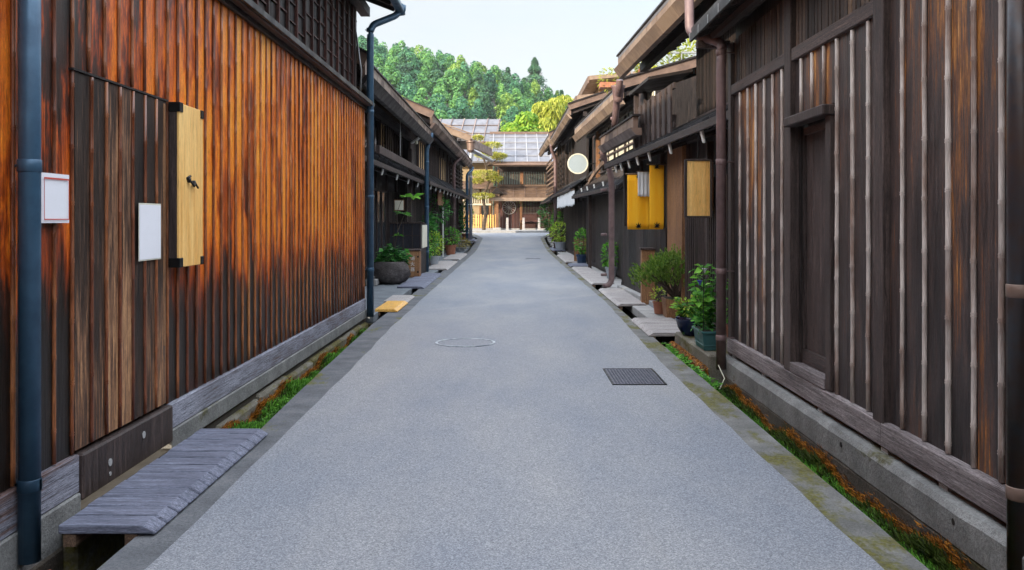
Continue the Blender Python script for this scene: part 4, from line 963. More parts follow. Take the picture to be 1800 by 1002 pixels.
# covers in the road
gx = (1122-900)/282*H
gr = root('grate_cover', 'square dark cast iron cover with raised studs in the road', 'manhole cover', (1.19, 8.62, .006))
MB().box(-.235,.235,-.42,.42,0,.004).build('plate', M['grate'], gr)
mb = MB()
for i in range(15):
    for j in range(26):
        cx, cy = -.21+i*.03, -.39+j*.0312
        if (i+j) % 2: mb.box(cx-.010,cx+.010,cy-.005,cy+.005,.004,.009)
        else: mb.box(cx-.005,cx+.005,cy-.010,cy+.010,.004,.009)
mb.build('studs', M['grate'], gr)
mb = MB(); mb.box(-.255,-.238,-.44,.44,-.002,.006); mb.box(.238,.255,-.44,.44,-.002,.006); mb.box(-.238,.238,-.44,-.423,-.002,.006); mb.box(-.238,.238,.423,.44,-.002,.006); mb.build('rim', M['iron'], gr)
mh = root('manhole_cover', 'round manhole cover with a thin shiny rim in the road', 'manhole cover', ((818-900)/218*H, 10.98, .006))
def ring(r0, r1, z0, z1, n=72, a0=0, a1=2*math.pi):
    mb = MB(); vs = []
    for i in range(n+1):
        a = a0+(a1-a0)*i/n; c, s_ = math.cos(a), math.sin(a)
        vs += [(r0*c,r0*s_,z0),(r1*c,r1*s_,z0),(r1*c,r1*s_,z1),(r0*c,r0*s_,z1)]
    mb.add(vs, [(i*4+k,i*4+(k+1)%4,i*4+4+(k+1)%4,i*4+4+k) for i in range(n) for k in range(4)]); return mb
mm = NT('worn_steel', .35, .6); M['worn'] = mm.done(mm.ramp(mm.noise(None, 5, 4, .7), [(.40,(.10,.13,.18)),(.6,(.62,.66,.70))]))
ring(.345,.375,-.001,.005).build('rim', M['worn'], mh)
MB().lathe((0,0,-.001), [(.342,0),(.342,.0015)], 60).build('lid', M['asphalt'], mh)
sc_ = root('small_cover', 'small flat valve cover far up the road', 'valve cover', (.82, 34.5, .006)); MB().box(-.28,.28,-.3,.3,0,.006).build('plate', M['grate'], sc_); ring(.1,.13,.006,.009,24).build('rim', M['worn'], sc_)

# stone trough
st = root('stone_trough', 'rough boulder hollowed into a planter by the dark house', 'planter', (-2.86, 20.8, .02))
MB().lathe((0,0,0), [(.20,0),(.31,.04),(.38,.12),(.42,.22),(.435,.32),(.42,.40),(.385,.48),(.33,.53),(.27,.51),(.24,.42)], 22, wob=.10).build('boulder', M['stone'], st, smooth=True)
MB().lathe((0,0,.40), [(.26,0),(.26,.03)], 20).build('earth', M['soil'], st)
def stemplant(name, label, cat, loc, stems, leafm, group=None, lsize=.12, lw=.6, per=9, stemr=.006, parent=None, top=.0):
    r_ = parent or root(name, label, cat, loc, 0, group)
    sm = MB(); lm = MB()
    for (dx, dy, h, lean) in stems:
        a = U(0, 6.28); pts = [Vector((dx, dy, top))]
        for k in range(1, 7):
            t = k/6; pts.append(Vector((dx+math.cos(a)*lean*t*t+U(-.015,.015), dy+math.sin(a)*lean*t*t+U(-.015,.015), top+h*t)))
        sm.tube(pts, [stemr*(1-.1*k) for k in range(7)], 5)
        for _ in range(per):
            t = U(.15, 1); k = min(5, int(t*6)); p = pts[k].lerp(pts[k+1], t*6-k); b = U(0, 6.28)
            lm.leaf(p, (math.cos(b), math.sin(b), U(-.1,.7)), lsize*U(.6,1.25), lsize*lw*U(.8,1.2), droop=U(.1,.5))
    sm.build('stems', M['leaf_deep'], r_); lm.build('leaves', M[leafm], r_); return r_
stemplant('leafy_plant', 'broad leafed green plants growing in the stone trough', 'plant', (-2.86, 20.8, .45), [(U(-.30,.30),U(-.16,.2),U(.22,.5),.13) for _ in range(22)], 'leaf_deep', lsize=.18, lw=.75, per=11)
tp = root('fig_sapling', 'thin leaning sapling with a few splayed bright leaves above the trough', 'plant', (-2.78, 20.7, .45))
pts = [(.0,0,0),(.03,0,.5),(.10,0,.85),(.22,.0,1.15),(.36,0,1.42),(.46,0,1.62)]
MB().tube(pts, [.012,.011,.010,.008,.007,.005], 6).tube([(.10,0,.85),(.04,0,1.15),(.16,0,1.5),(.26,0,1.62)], [.008,.007,.006,.005], 6).build('stem', M['bark'], tp)
lm = MB()
for c, s_ in (((.46,0,1.62),.28),((.26,0,1.62),.16),((.20,0,1.22),.26),((.10,-.02,.72),.14)):
    for k in range(8):
        a = k*.8+U(-.2,.2); lm.leaf(c, (math.cos(a), math.sin(a)*.8, .25+U(-.3,.4)), s_*U(.8,1.2), s_*.5, droop=.25)
lm.build('leaves', M['leaf_bright'], tp)
# text
def lettering(txt, parent, loc, size, rotz=0, mat='white_paint', vertical=False):
    cu = bpy.data.curves.new('lettering', 'FONT'); cu.body = '\n'.join(txt) if vertical else txt
    cu.size = size; cu.extrude = .002; cu.align_x = 'CENTER'; cu.space_line = 1.25; cu.materials.append(M[mat])
    t_ = bpy.data.objects.new('tmp', cu); COL.objects.link(t_); bpy.context.view_layer.update()
    me = bpy.data.meshes.new_from_object(t_.evaluated_get(bpy.context.evaluated_depsgraph_get())); bpy.data.objects.remove(t_)
    o = bpy.data.objects.new('lettering', me); COL.objects.link(o); o.parent = parent; o.location = loc; o.rotation_euler = (R(90), 0, R(rotz)); return o
def firebox(label, loc, rz, side_text=False, w=.40, d=.42, h=.78):
    r_ = root('fire_extinguisher_box', label, 'cabinet', loc, rz, 'wooden extinguisher cabinets')
    B('body', M['wood_brown'], r_, -w/2, w/2, 0, d, 0, h, bevel=.004); B('lid', M['wood_frame'], r_, -w/2-.025, w/2+.025, -.03, d+.03, h+.001, h+.035, bevel=.004)
    B('door_panel', M['wood_brown'], r_, -w/2+.03, w/2-.03, -.012, -.001, .03, h-.03, bevel=.003)
    for z in (.12, h-.18): B('hinge', M['iron'], r_, w/2-.06, w/2-.02, -.018, -.0125, z, z+.05)
    lettering('消火器', r_, (0,-.016,h-.24), .115, vertical=True); return r_
firebox('wooden extinguisher cabinet standing by the stone trough, left row', (-2.60, 23.0, .02), 0, w=.36, d=.4, h=.70)
firebox('wooden extinguisher cabinet below the yellow curtains, right row', (2.52, 15.7, .02), -4, w=.40, d=.3, h=.98)
firebox('small extinguisher cabinet by the far blue potted plant, right row', (2.45, 31.2, .02), -6, w=.50, d=.4, h=.85)
# dark privacy screen
sn = root('screen_wall', 'low black panelled screen behind the small left cabinet', 'screen', (-2.86, 23.9, 0))
B('panel', M['wood_blue'], sn, -.62, .38, 0, .08, .02, 1.42); B('cap', M['wood_frame'], sn, -.68, .46, -.06, .14, 1.421, 1.47); B('side_panel', M['wood_black'], sn, .30, .378, .081, 1.9, .02, 1.42); B('white_return', M['plaster'], sn, .382, .40, .25, 1.6, .75, 1.38)
mb = MB()
for x in (-.6,-.35,-.1,.15,.36): mb.box(x-.012,x+.012,-.018,-.001,.05,1.40)
for z in (.4,.75,1.1): mb.box(-.6,.37,-.017,-.0015,z-.01,z+.01)
mb.build('battens', M['wood_frame'], sn)
sl = root('small_sign', 'small cream plaque hanging above the black screen', 'sign', (-2.88, 22.4, 1.78)); B('plaque', M['plaster'], sl, -.11, .11, 0, .02, 0, .24, bevel=.003); B('frame', M['wood_brown'], sl, -.13, .13, .021, .035, -.02, .26)
MB().tube([(0,.03,.25),(0,.03,.85)], .005, 5).build('cord', M['iron'], sl)

# noren curtains and hanging signs on the right
def maple(parent, c, r, nrm=-1):
    mb = MB(); vs = [(0,0,0)]; n = 7; pts = []
    for k in range(n):
        a = R(-30 + k*40); l = r*(1 if k == 3 else .92 if k in (2,4) else .7)
        pts += [(l*.42*math.cos(a-R(17)), l*.42*math.sin(a-R(17))), (l*math.cos(a), l*math.sin(a))]
    pts += [(-.05*r,-.2*r),(0,-.6*r),(.05*r,-.2*r)]
    mb.add([(c[0], c[1]+y, c[2]+z) for y, z in pts], [tuple(range(len(pts)))])
    o = mb.build('leaf_crest', M['iron'], parent); o.modifiers.new('t','SOLIDIFY').thickness = .003; return o
def cloth(name, mat, parent, y0, y1, z0, z1, x=0, wave=.015, n=24, f=9, hem=0):
    mb = MB(); m = 8; vs = []
    for j in range(m+1):
        for i in range(n+1):
            y = y0+(y1-y0)*i/n; t = j/m
            vs.append((x+wave*math.sin(y*f)*(1-t*.7)+wave*.4*math.sin(y*f*2.3+1), y, z0+(z1-z0)*t + (hem*math.sin(i*.9)*(1-t))))
    mb.add(vs, [(j*(n+1)+i, j*(n+1)+i+1, (j+1)*(n+1)+i+1, (j+1)*(n+1)+i) for j in range(m) for i in range(n)])
    o = mb.build(name, M[mat], parent, smooth=True); o.modifiers.new('t','SOLIDIFY').thickness = .004; return o
def banner(label, x, y, w, z0, z1):
    r_ = root('shop_curtain', label, 'curtain', (x, y, 0), -90, 'yellow banners hung at the shop entrance')
    cloth('cloth', 'noren', r_, 0, w, z0, z1, 0, .006, 18, 14); MB().tube([(0,-.04,z1+.01),(0,w+.04,z1+.01)], .014, 8).build('rod', M['wood_brownh'], r_)
    for z in (z1-.04, z0+.05): maple(r_, (.022, w*.5, z), .085)
    return r_
banner('nearer yellow cloth banner with maple crests beside the brown panel', 2.345, 15.0, .25, 1.375, 2.47)
banner('farther yellow cloth banner partly behind the white flap', 2.10, 16.0, .40, 1.36, 2.36)
wf = root('white_flap', 'small pleated white cloth hung over the farther yellow banner', 'curtain', (2.275, 15.9, 0), -90)
cloth('cloth', 'cloth_white', wf, 0, .21, 1.96, 2.40, 0, .010, 20, 90, .006); MB().tube([(0,-.02,2.41),(0,.23,2.41)], .010, 8).build('rod', M['wood_brownh'], wf)
# hanging framed sign, faces down the street
hs = root('hanging_sign', 'large honey coloured board sign hung near the mauve pipe', 'sign', (2.37, 11.2, 1.57), 0)
B('board', M['wood_fresh'], hs, -.14, .15, 0, .03, .02, .72); 
mb = MB(); mb.box(-.17,-.141,-.012,.042,0,.74); mb.box(.151,.18,-.012,.042,0,.74); mb.box(-.14,.15,-.012,.042,.721,.745); mb.box(-.14,.15,-.012,.042,-.005,.019); mb.build('frame', M['wood_frame'], hs, bevel=.003)
MB().tube([(0,.015,.745),(0,.015,1.05)], .006, 6).build('hanger', M['iron'], hs)
hs2 = root('side_sign', 'narrow brown vertical board hung close beside the honey coloured sign', 'sign', (2.57, 11.3, 1.66), 0); B('board', M['wood_brown'], hs2, -.02, .02, 0, .5, 0, .62, bevel=.003); B('hook_bar', M['wood_frame'], hs2, -.02, .25, .45, .49, .625, .66); B('white_strip', M['white_paint'], hs2, -.035, -.021, .1, .16, .05, .6)
# round white sign, white curtain
M['cloth_sign'] = plain('sign_face', (.30,.36,.40), .05, 4, .8)
rs = root('round_sign', 'round white sign disc projecting from the right row', 'sign', (2.20, 29.4, 3.40)); 
MB().tube([(0,-.03,0),(0,.03,0)], .31, 40).build('disc', M['cloth_sign'], rs); o = ring(.305,.345,-.04,.04,48).build('rim', M['plaster'], rs); o.rotation_euler = (R(90),0,0); B('arm', M['iron'], rs, .35, .75, -.015, .015, -.02, .02)
wn = root('white_curtain', 'short white cloth hung under the dark pent roof, right row', 'curtain', (2.12, 29.9, 0), .4); cloth('cloth', 'cloth_white', wn, .0, 9.6, 2.02, 2.55, 0, .03, 40, 2.5, .03); MB().tube([(0,-.1,2.56),(0,9.7,2.56)], .02, 6).build('rod', M['wood_brownh'], wn)

# ---- potted plants
def pot(parent, mat, r, h, z=0, soil=True, flare=.75, rim=True):
    pf = [(r*flare*.9,0),(r*flare,.01),(r*.97,h*.86)] + ([(r*1.07,h*.87),(r*1.07,h)] if rim else [(r,h)]) + [(r*.9,h),(r*.88,h*.9)]
    o = MB().lathe((0,0,z), pf, 26).build('pot', M[mat], parent); 
    MB().lathe((0,0,z+h*.88), [(r*.89,0),(r*.89,.01)], 20).build('earth', M['soil'], o); return o
def bushy(parent, mat, c, rad, n, ls, lw=.5, name='leaves', up=.3):
    lm = MB()
    for _ in range(n):
        while 1:
            v = Vector((U(-1,1),U(-1,1),U(-1,1)))
            if .15 < v.length < 1: break
        v = v.normalized()*(v.length**.5)*U(.85,1.08); p = Vector((c[0]+v.x*rad[0], c[1]+v.y*rad[1], c[2]+v.z*rad[2]))
        lm.leaf(p, (v.x+U(-.5,.5), v.y+U(-.5,.5), v.z+up+U(-.3,.3)), ls*U(.6,1.2), ls*lw)
    return lm.build(name, M[mat], parent)
# mugo pine in a timber planter
mp = root('dwarf_pine', 'spreading dwarf pine in a timber planter by the shop entrance', 'shrub', (2.54, 13.6, .03))
mb = MB(); mb.hexa([(-.17,-.17,0),(.17,-.17,0),(.17,.17,0),(-.17,.17,0)], [(-.2,-.2,.30),(.2,-.2,.30),(.2,.2,.30),(-.2,.2,.30)]); mb.build('planter', M['wood_brown'], mp, bevel=.008)
MB().box(-.18,.18,-.18,.18,.301,.306).build('earth', M['soil'], mp)
br = MB(); nd = MB(); random.seed(11)
for k in range(34):
    a = U(0, 6.28); l = U(.22,.54); el = U(.15,1.0)
    e_ = Vector((math.cos(a)*l*.98-.05, math.sin(a)*l*.8, .56+el*.44*(1-.45*l/.56)+.04))
    m1 = Vector((math.cos(a)*l*.4+U(-.04,.04), math.sin(a)*l*.4, .38+U(0,.08)))
    pts = bend((U(-.03,.03),U(-.03,.03),.30), m1, e_, 6); br.tube(pts, [.016-.0018*i for i in range(7)], 5)
for _ in range(1500):
    v = Vector((random.gauss(0,1), random.gauss(0,1), random.gauss(.15,.8))).normalized()*U(.55,1.03)
    lump = 1+.14*math.sin(v.x*7+1)+.12*math.sin(v.y*8)
    p = Vector((v.x*.54*lump-.06, v.y*.40*lump, (.74+v.z*.27*lump-.16*v.x*v.x)))
    ax = Vector((v.x*.7+U(-.3,.3), v.y*.7+U(-.3,.3), U(.4,1.0))).normalized()
    for _n in range(12):
        d = (ax+Vector((U(-.8,.8),U(-.8,.8),U(-.5,.6)))).normalized(); q = p+ax*U(0,.05); s_ = d.cross(ax); s_ = s_.normalized()*.006 if s_.length > .01 else Vector((.003,0,0))
        nd.add([q-s_, q+s_, q+d*U(.035,.06)], [(0,1,2)])
br.build('branches', M['bark'], mp); nd.build('needles', M['needles'], mp)
random.seed(12)
# navy pot with variegated plant; teal rectangular planter with morning glory
np_ = root('potted_plant', 'variegated leafy plant in a glazed navy pot on the mossy slab', 'potted plant', (2.24, 11.05, .088), 0, 'plants in pots')
MB().lathe((0,0,0), [(.09,0),(.10,.015),(.155,.10),(.18,.20),(.185,.245),(.17,.245),(.15,.22)], 30).build('pot', M['navy'], np_, smooth=True); MB().lathe((0,0,.20), [(.155,0),(.155,.01)], 20).build('earth', M['soil'], np_)
stemplant('','', '', None, [(U(-.1,.1),U(-.1,.1),U(.1,.30),.20) for _ in range(16)], 'leaf_bright', parent=np_, lsize=.095, lw=.6, per=12, top=.2)
bushy(np_, 'leaf_lime', (0,0,.36), (.2,.2,.13), 90, .085, .5, 'pale_leaves')
tpn = root('planter_box', 'teal plastic planter with a twining blue morning glory beside the mauve pipe', 'potted plant', (2.22, 9.98, .088), 0, 'plants in pots')
mb = MB(); mb.hexa([(-.085,-.22,0),(.085,-.22,0),(.085,.22,0),(-.085,.22,0)], [(-.11,-.25,.19),(.11,-.25,.19),(.11,.25,.19),(-.11,.25,.19)]); mb.box(-.125,.125,-.265,.265,.191,.215)
for z in (.05,.1,.15): mb.box(-.093-.08*z,.093+.08*z,-.229-.08*z,.229+.08*z,z,z+.012)
mb.build('pot', M['teal'], tpn, bevel=.004); MB().box(-.1,.1,-.24,.24,.216,.218).build('earth', M['soil'], tpn)
stemplant('','', '', None, [(U(-.07,.07),U(-.2,.2),U(.45,.80),.14) for _ in range(16)], 'leaf_bright', parent=tpn, lsize=.105, lw=.8, per=13, top=.2)
bushy(tpn, 'leaf_deep', (-.05,0,.30), (.13,.25,.12), 120, .07, .6)
for i in range(2):
    mb = MB(); c = Vector((U(-.12,.08), U(-.2,.25), U(.75,.95))); mb.lathe(c, [(.008,-.03),(.012,-.01),(.032,.02),(.035,.022),(.005,.005)], 10); o = mb.build('blossom', M['flower' if i % 3 else 'flower_white'], tpn, smooth=True)
mb = MB()
for a, b in ((-.09,-.2),(.09,-.2),(-.09,.2),(.09,.2)): mb.tube([(a,b,.2),(a,b,.95)], .004, 5)
for z in (.5,.8): mb.tube([(-.09,-.2,z),(.09,-.2,z),(.09,.2,z),(-.09,.2,z),(-.09,-.2,z)], .003, 4)
mb.build('support_frame', M['iron'], tpn)
def simple_pot(label, loc, pm, lm, r, h, ph, pw, n=160, ls=.09, grp='plants in pots', lime=False, lw=.5):
    r_ = root('potted_plant', label, 'potted plant', loc, 0, grp); pot(r_, pm, r, h)
    st_ = MB()
    for k in range(6): st_.tube([(U(-.3,.3)*r,U(-.3,.3)*r,h*.8),(U(-.5,.5)*pw,U(-.5,.5)*pw,h+ph*.7)], .006, 5)
    st_.build('stems', M['bark'], r_); bushy(r_, lm, (0,0,h+ph*.52), (pw,pw,ph*.5), n, ls, lw); return r_
simple_pot('terracotta pot of bright leaves between the dwarf pine and the timber planter', (2.36, 14.1, .03), 'terracotta', 'leaf_lime', .10, .20, .22, .11, 60, .08)
simple_pot('orange pot half hidden behind the mauve pipe', (2.62, 10.3, .088), 'terracotta', 'leaf_bright', .12, .22, .6, .16, 150, .09)
simple_pot('upright leafy plant in a pale grey pot beside the dark panel, right row', (2.55, 22.6, .02), 'pot_grey', 'leaf_bright', .15, .30, .62, .21, 260, .13, lw=.55)
simple_pot('tall leafy plant in a blue pot by the small cabinet, right row', (2.40, 30.2, .02), 'pot_blue', 'leaf_bright', .2, .32, .85, .24, 320, .13)
simple_pot('bushy plant in a terracotta pot on the left pavement', (-2.62, 37.5, .02), 'terracotta', 'leaf_bright', .24, .42, .75, .36, 260, .15)
simple_pot('low dry grassy plant in a pot beyond the terracotta pot, left row', (-2.5, 41.5, .02), 'pot_grey', 'grass_dry', .3, .2, .42, .5, 500, .2, lw=.12)
simple_pot('dark leafy plant in a red pot near the last left pipe', (-2.55, 49, .35), 'terracotta', 'leaf_deep', .24, .4, 1.9, .38, 500, .18)
simple_pot('flowering shrub in a white pot against the bean trellis, left row', (-2.62, 29.3, .02), 'pot_grey', 'leaf_lime', .2, .3, .8, .34, 300, .12)
simple_pot('round green bush in a grey pot near the black screen, left row', (-2.72, 26.6, .02), 'pot_grey', 'leaf_bright', .2, .28, .8, .32, 300, .13)
simple_pot('pale green bush in a red pot at the right of the crossing', (2.55, 44.5, .30), 'terracotta', 'leaf_bright', .28, .4, 1.2, .6, 450, .17)
simple_pot('broad leafy bush in a grey pot at the right of the crossing', (2.3, 41.8, .06), 'pot_grey', 'leaf_lime', .28, .4, .95, .5, 400, .17)
tb = root('bean_trellis', 'tall bean vine climbing a trellis on the left pavement', 'plant', (-2.86, 30.2, .02))
mb = MB()
for k in range(7): mb.tube([(U(-.2,.2),-1.2+k*.4,0),(U(-.1,.1),-1.2+k*.4,1.75)], .012, 5)
mb.tube([(0,-1.3,1.6),(0,1.3,1.6)], .012, 5); mb.build('trellis', M['bark'], tb); bushy(tb, 'leaf_deep', (0,0,.95), (.28,1.3,.8), 620, .17, .75)
sb_ = root('small_tree', 'slender shrub tree rising above the bean vine, left row', 'tree', (-2.85, 32.6, .02))
MB().tube([(0,0,0),(.05,0,.9),(.0,.1,1.7)], [.03,.025,.015], 6).tube([(.05,0,.9),(.3,0,1.6)], [.018,.01], 5).build('trunk', M['bark'], sb_); bushy(sb_, 'leaf_deep', (.05,0,1.9), (.5,.5,.55), 330, .15, .5, 'crown')
sh = root('shrub', 'rounded dark green shrub at the right of the crossing', 'shrub', (2.6, 53.5, .6))
MB().tube([(0,0,0),(0,0,.8)], .06, 6).build('trunk', M['bark'], sh); bushy(sh, 'leaf_deep', (0,0,1.25), (.95,1,1.1), 1100, .2, .55, 'crown')
sh2 = root('shrub', 'tall light green shrub against the last house, right row', 'shrub', (2.65, 47.6, .4))
MB().tube([(0,0,0),(0,0,.8)], .05, 6).build('trunk', M['bark'], sh2); bushy(sh2, 'leaf_bright', (0,0,1.1), (.42,.8,1.15), 700, .18, .55, 'crown')
rp = root('roof_plants', 'bright yellow green potted shrubs on the terrace, right row', 'plants', (3.7, 21.6, 5.06)); bushy(rp, 'willow', (-.1,0,.40), (.7,.5,.42), 1300, .12, .5); bushy(rp, 'willow', (.85,0,.5), (.42,.4,.5), 700, .12, .5, 'leaves'); B('trough', M['terracotta'], rp, -.6, 1.3, -.2, .2, 0, .16)
rp = root('roof_plants', 'small flowering planter at the far end of the terrace, right row', 'plants', (2.65, 23.6, 5.06)); bushy(rp, 'willow', (0,0,.25), (.35,.4,.3), 200, .1, .5); B('trough', M['terracotta'], rp, -.3, .3, -.2, .2, 0, .14)
# garden pine with clipped pads
gpn = root('garden_pine', 'cloud pruned garden pine in front of the merchant house', 'tree', (-1.95, 60.6, .79))
MB().tube([(0,0,0),(.12,0,1.2),(-.05,0,2.2),(.35,0,3.3),(.15,0,4.4),(-.1,0,5.4),(.05,0,6.1)], [.13,.11,.10,.08,.07,.05,.03], 8).tube([(.35,0,3.2),(.9,0,3.7)],.04,6).tube([(.15,0,4.4),(1.0,0,4.9)],.04,6).tube([(-.05,0,2.4),(-.8,0,2.9)],.04,6).build('trunk', M['bark'], gpn)
for (x, z, rx, rz_) in ((-.4,6.35,.35,.14),(.6,5.85,.65,.17),(-.3,5.75,.5,.14),(.45,5.15,1.05,.19),(1.1,5.05,.5,.14),(.0,3.85,1.0,.22),(.7,3.55,.6,.18),(-.4,3.4,.4,.14),(-.1,2.35,.8,.16)):
    bushy(gpn, 'pine_pad', (x,0,z), (rx,rx*.8,rz_), int(700*rx+200), .20, .32, 'foliage_pad', .7)

# ================================================================== hill and trees
def hz(x, y):                                   # terrain height; ridge falls to the right
    r_ = 59 - .22*(x+60) if x < 20 else max(8, 41.4-.42*(x-20))
    if x < -60: r_ = 59+(-60-x)*.05
    t = max(0, min(1, (y-150)/190)); t = t*t*(3-2*t)
    e = r_*t*(1 if y < 350 else max(.8, 1-(y-350)/900)) + 2.5*math.sin(x*.05+y*.03)*t - 10*math.exp(-((x-12-(y-280)*.1)/12)**2)*t*(1-t)*2
    return e - .6
mb = MB(); nx, ny = 60, 40; vs = []
for j in range(ny+1):
    for i in range(nx+1):
        x = -260+520*i/nx; y = 140+460*j/ny; vs.append((x, y, hz(x, y)))
mb.add(vs, [(j*(nx+1)+i, j*(nx+1)+i+1, (j+1)*(nx+1)+i+1, (j+1)*(nx+1)+i) for j in range(ny) for i in range(nx)])
tag(mb.build('hill', M['soil'], smooth=True), kind='structure')
def crown(mb, c, r, h, kind, n, ls):
    cx, cy, cz = c
    if kind == 'cone':
        for _ in range(n):
            t = random.random()**.75; rr = r*(1-t**1.3)*(.85+.2*math.sin(t*22+cx)+.15*math.sin(t*9+cy))*U(.55,1.1)+.1; a = U(0, 6.28)
            p = Vector((cx+math.cos(a)*rr, cy+math.sin(a)*rr, cz+t*h)); d = Vector((math.cos(a), math.sin(a), U(-1.6,-.2))).normalized()
            s_ = Vector((-math.sin(a), math.cos(a), U(-.3,.3)))*ls*.5; mb.add([p-s_, p+s_, p+d*ls*U(.6,1.2)], [(0,1,2)])
    else:
        lobes = [(Vector((0,0,h*.42)), .85), (Vector((U(-.1,.1)*r,0,h*.78)), U(.35,.5))] + [(Vector((math.cos(a)*r*q_, math.sin(a)*r*q_, h*(.95-q_)*U(.8,1.1))), U(.30,.5)) for a, q_ in [(U(0,6.28), U(.3,.75)) for _ in range(9)]]
        for _ in range(n):
            o, k = random.choice(lobes); v = Vector((random.gauss(0,1),random.gauss(0,1),random.gauss(0,1)+.3)).normalized(); q = U(.82,1.06)
            p = Vector(c)+o+Vector((v.x*r*k*q*.8, v.y*r*k*q*.8, v.z*h*.42*k*q))
            w = (v+Vector((U(-.5,.5),U(-.5,.5),U(-.5,.5)))).normalized(); a = w.orthogonal().normalized(); b = w.cross(a); t = U(0,6.28)
            a, b = (a*math.cos(t)+b*math.sin(t))*ls*U(.35,.7), (b*math.cos(t)-a*math.sin(t))*ls*U(.3,.55)
            mb.add([p-a, p-b, p+a, p+b], [(0,1,2,3)])
random.seed(5)
fm = MB(); tr = MB(); cnt = 0
spots = []
for y in [185,200,215,230,245,260,275,290,305,320,334,346]:
    x = -.22*y-8
    while x < .10*y+14:
        spots.append((x+U(-2,2), y+U(-6,6))); x += U(3.6,6.4)
for (x, y) in spots:
    z = hz(x, y); con = random.random() < (.12 + (.2 if x > -15 else 0)); rr = U(3.2,5.6)
    if con: crown(fm, (x,y,z), rr*.95, U(9,13), 'cone', 1300, .85); m_ = random.choice((3,3,1,2))
    else: crown(fm, (x,y,z+1), rr, U(8,12), 'ball', 1600, .72); m_ = random.choice((0,0,1,1,0,2))
    k = len(fm.f) - (1300 if con else 1600)
    for i in range(k, len(fm.f)): fm.m[i] = m_
tag(fm.build('hillside_forest', [M['crown_a'],M['crown_b'],M['crown_c'],M['crown_d']]), 'dense mixed forest covering the hillside behind the roofs', kind='stuff')
def bigtree(name, label, loc, r, h, kind, n, ls, mat, th):
    o = root(name, label, 'tree', loc); mb = MB(); crown(mb, (0,0,th), r, h, kind, n, ls); mb.build('crown', M[mat], o)
    t = MB().tube([(0,0,-1),(U(-.2,.2),0,th),(0,0,th+h*.6)], [r*.09,r*.06,r*.02], 8)
    for k in range(6): a = U(0,6.28); t.tube([(0,0,th+h*.15*U(.5,1.5)),(math.cos(a)*r*.6,math.sin(a)*r*.6,th+h*U(.4,.7))], [r*.03,r*.01], 5)
    t.build('trunk', M['bark'], o); return o
y = 330; x = (940-900)/F*y; bigtree('conifer_tree', 'tall pointed conifer standing above the ridge line', (x, y, 1.55+(385-160)/F*y), 5.2, 12.5, 'cone', 2600, .8, 'crown_d', .2)
# sunlit trees behind the merchant house
def willow(label, loc, r, h, n, mat='willow', ls=.45):
    o = root('willow_tree', label, 'tree', loc); mb = MB(); th = 1.5
    for k in range(34):
        v = Vector((random.gauss(0,1),random.gauss(0,1),random.gauss(.2,.8))).normalized(); c = Vector((v.x*r*U(.5,.8), v.y*r*.62, th+h*.46+v.z*h*U(.3,.44))); rr = r*U(.16,.40)
        for _ in range(n//34):
            w = Vector((random.gauss(0,1),random.gauss(0,1),random.gauss(.3,1))).normalized(); p = c+w*rr*U(.8,1.05); l = ls*U(.6,1.2)
            s_ = Vector((U(-1,1),U(-1,1),U(-.2,.2))).normalized()*l*.22; d = Vector((w.x*.4+U(-.3,.3), w.y*.4+U(-.3,.3), -.8)).normalized()*l
            mb.add([p-s_, p+s_, p+d+s_*.3, p+d-s_*.3], [(0,1,2,3)])
    mb.build('crown', M[mat], o); MB().tube([(0,0,-1),(0,0,th+h*.5)], [r*.1,r*.05], 8).tube([(0,0,th),(r*.5,0,th+h*.5)], r*.03, 6).tube([(0,0,th),(-r*.5,0,th+h*.5)], r*.03, 6).build('trunk', M['bark'], o); return o
y = 95
willow('large yellow green drooping tree above the merchant house ridge', ((978-900)/F*y, y, 4.5), 4.4, 9.6, 17000)
willow('pale yellow green treetop beside the stacked eaves', ((1042-900)/F*y, y+3, 5.0), 3.2, 10.0, 8000)
bigtree('round_tree', 'vivid green rounded tree low above the merchant house ridge', ((925-900)/F*86, 86, 4.8), 3.0, 4.8, 'ball', 6500, .32, 'bright_tree', 2.5)

# ================================================================== light, sky, camera
SUN_EL, SUN_AZ = 15.5, 226.0
hv = bpy.data.materials.new('haze_air'); hv.use_nodes = True; ht = hv.node_tree; ht.nodes.remove(ht.nodes['Principled BSDF'])
pv = ht.nodes.new('ShaderNodeVolumePrincipled'); pv.inputs['Color'].default_value = (.80,.88,.92,1); pv.inputs['Density'].default_value = HAZE; ht.links.new(pv.outputs[0], ht.nodes['Material Output'].inputs['Volume'])
if HAZE: tag(MB().box(-910,910,-40,910,-2,110).build('haze', hv), 'thin pale air', kind='stuff')
w = bpy.data.worlds.new('World'); SC.world = w; w.use_nodes = True; nt = w.node_tree; bg = nt.nodes['Background']
sky = nt.nodes.new('ShaderNodeTexSky'); sky.sky_type = 'NISHITA'; sky.sun_disc = False; sky.sun_elevation = R(SUN_EL); sky.sun_rotation = R(SUN_AZ)
sky.air_density = 1.0; sky.dust_density = 3.0; sky.ozone_density = 1.0
tc = nt.nodes.new('ShaderNodeTexCoord'); mpn = nt.nodes.new('ShaderNodeMapping'); mpn.inputs['Scale'].default_value = (1, 1, 4)
nz = nt.nodes.new('ShaderNodeTexNoise'); nz.inputs['Scale'].default_value = 2.2; nz.inputs['Detail'].default_value = 6
nt.links.new(tc.outputs['Generated'], mpn.inputs[0]); nt.links.new(mpn.outputs[0], nz.inputs['Vector'])
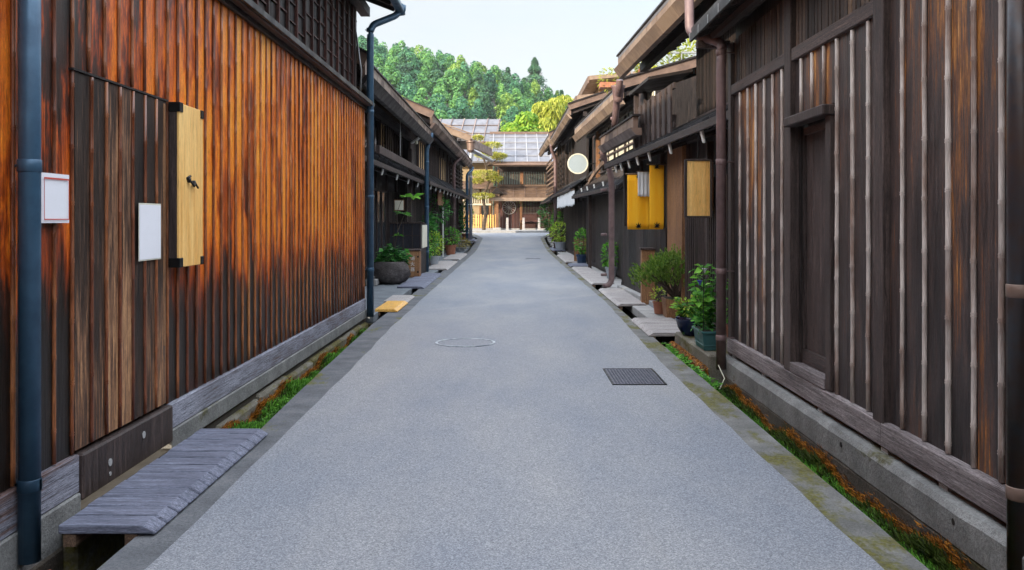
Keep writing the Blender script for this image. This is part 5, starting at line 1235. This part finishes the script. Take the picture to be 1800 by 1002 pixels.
rp_ = nt.nodes.new('ShaderNodeMapRange'); rp_.inputs[1].default_value = .3; rp_.inputs[2].default_value = .75; rp_.inputs[3].default_value = CLOUD0; rp_.inputs[4].default_value = CLOUD1
nt.links.new(nz.outputs['Fac'], rp_.inputs[0])
mx = nt.nodes.new('ShaderNodeMixRGB'); nt.links.new(rp_.outputs[0], mx.inputs[0]); nt.links.new(sky.outputs[0], mx.inputs[1]); 
sx = nt.nodes.new('ShaderNodeSeparateXYZ'); nt.links.new(tc.outputs['Generated'], sx.inputs[0])
m2 = nt.nodes.new('ShaderNodeMapRange'); m2.interpolation_type = 'SMOOTHSTEP'; nt.links.new(sx.outputs[2], m2.inputs[0]); m2.inputs[1].default_value = .22; m2.inputs[2].default_value = .75
m3 = nt.nodes.new('ShaderNodeMixRGB'); nt.links.new(m2.outputs[0], m3.inputs[0]); m3.inputs[1].default_value = CLOUDC + (1,); m3.inputs[2].default_value = CLOUDZ + (1,)
nt.links.new(m3.outputs[0], mx.inputs[2])
nt.links.new(mx.outputs[0], bg.inputs[0]); bg.inputs[1].default_value = SKYS
sl_ = bpy.data.lights.new('sun', 'SUN'); sl_.energy = SUNS; sl_.angle = R(.5); sl_.color = (1, .87, .68)
so = bpy.data.objects.new('sun', sl_); COL.objects.link(so)
az, el = R(SUN_AZ), R(SUN_EL); dv = Vector((math.sin(az)*math.cos(el), math.cos(az)*math.cos(el), math.sin(el)))
so.rotation_euler = dv.to_track_quat('Z', 'Y').to_euler(); so.location = (-5, -5, 20)
cam = bpy.data.cameras.new('camera'); co = bpy.data.objects.new('camera', cam); COL.objects.link(co)
co.location = (0, 0, H); co.rotation_euler = (R(90), 0, 0); cam.sensor_width = 36; cam.lens = F/1800*36
cam.shift_y = -(501-HY)/1800; cam.clip_start = .05; cam.clip_end = 3000
SC.camera = co
SC.view_settings.view_transform = 'Standard'; SC.view_settings.look = 'None'; SC.view_settings.exposure = EXPO; SC.view_settings.gamma = 1
SC.render.resolution_x = 1024; SC.render.resolution_y = 570
SC.cycles.use_denoising = True; SC.cycles.max_bounces = 8; SC.cycles.transparent_max_bounces = 8
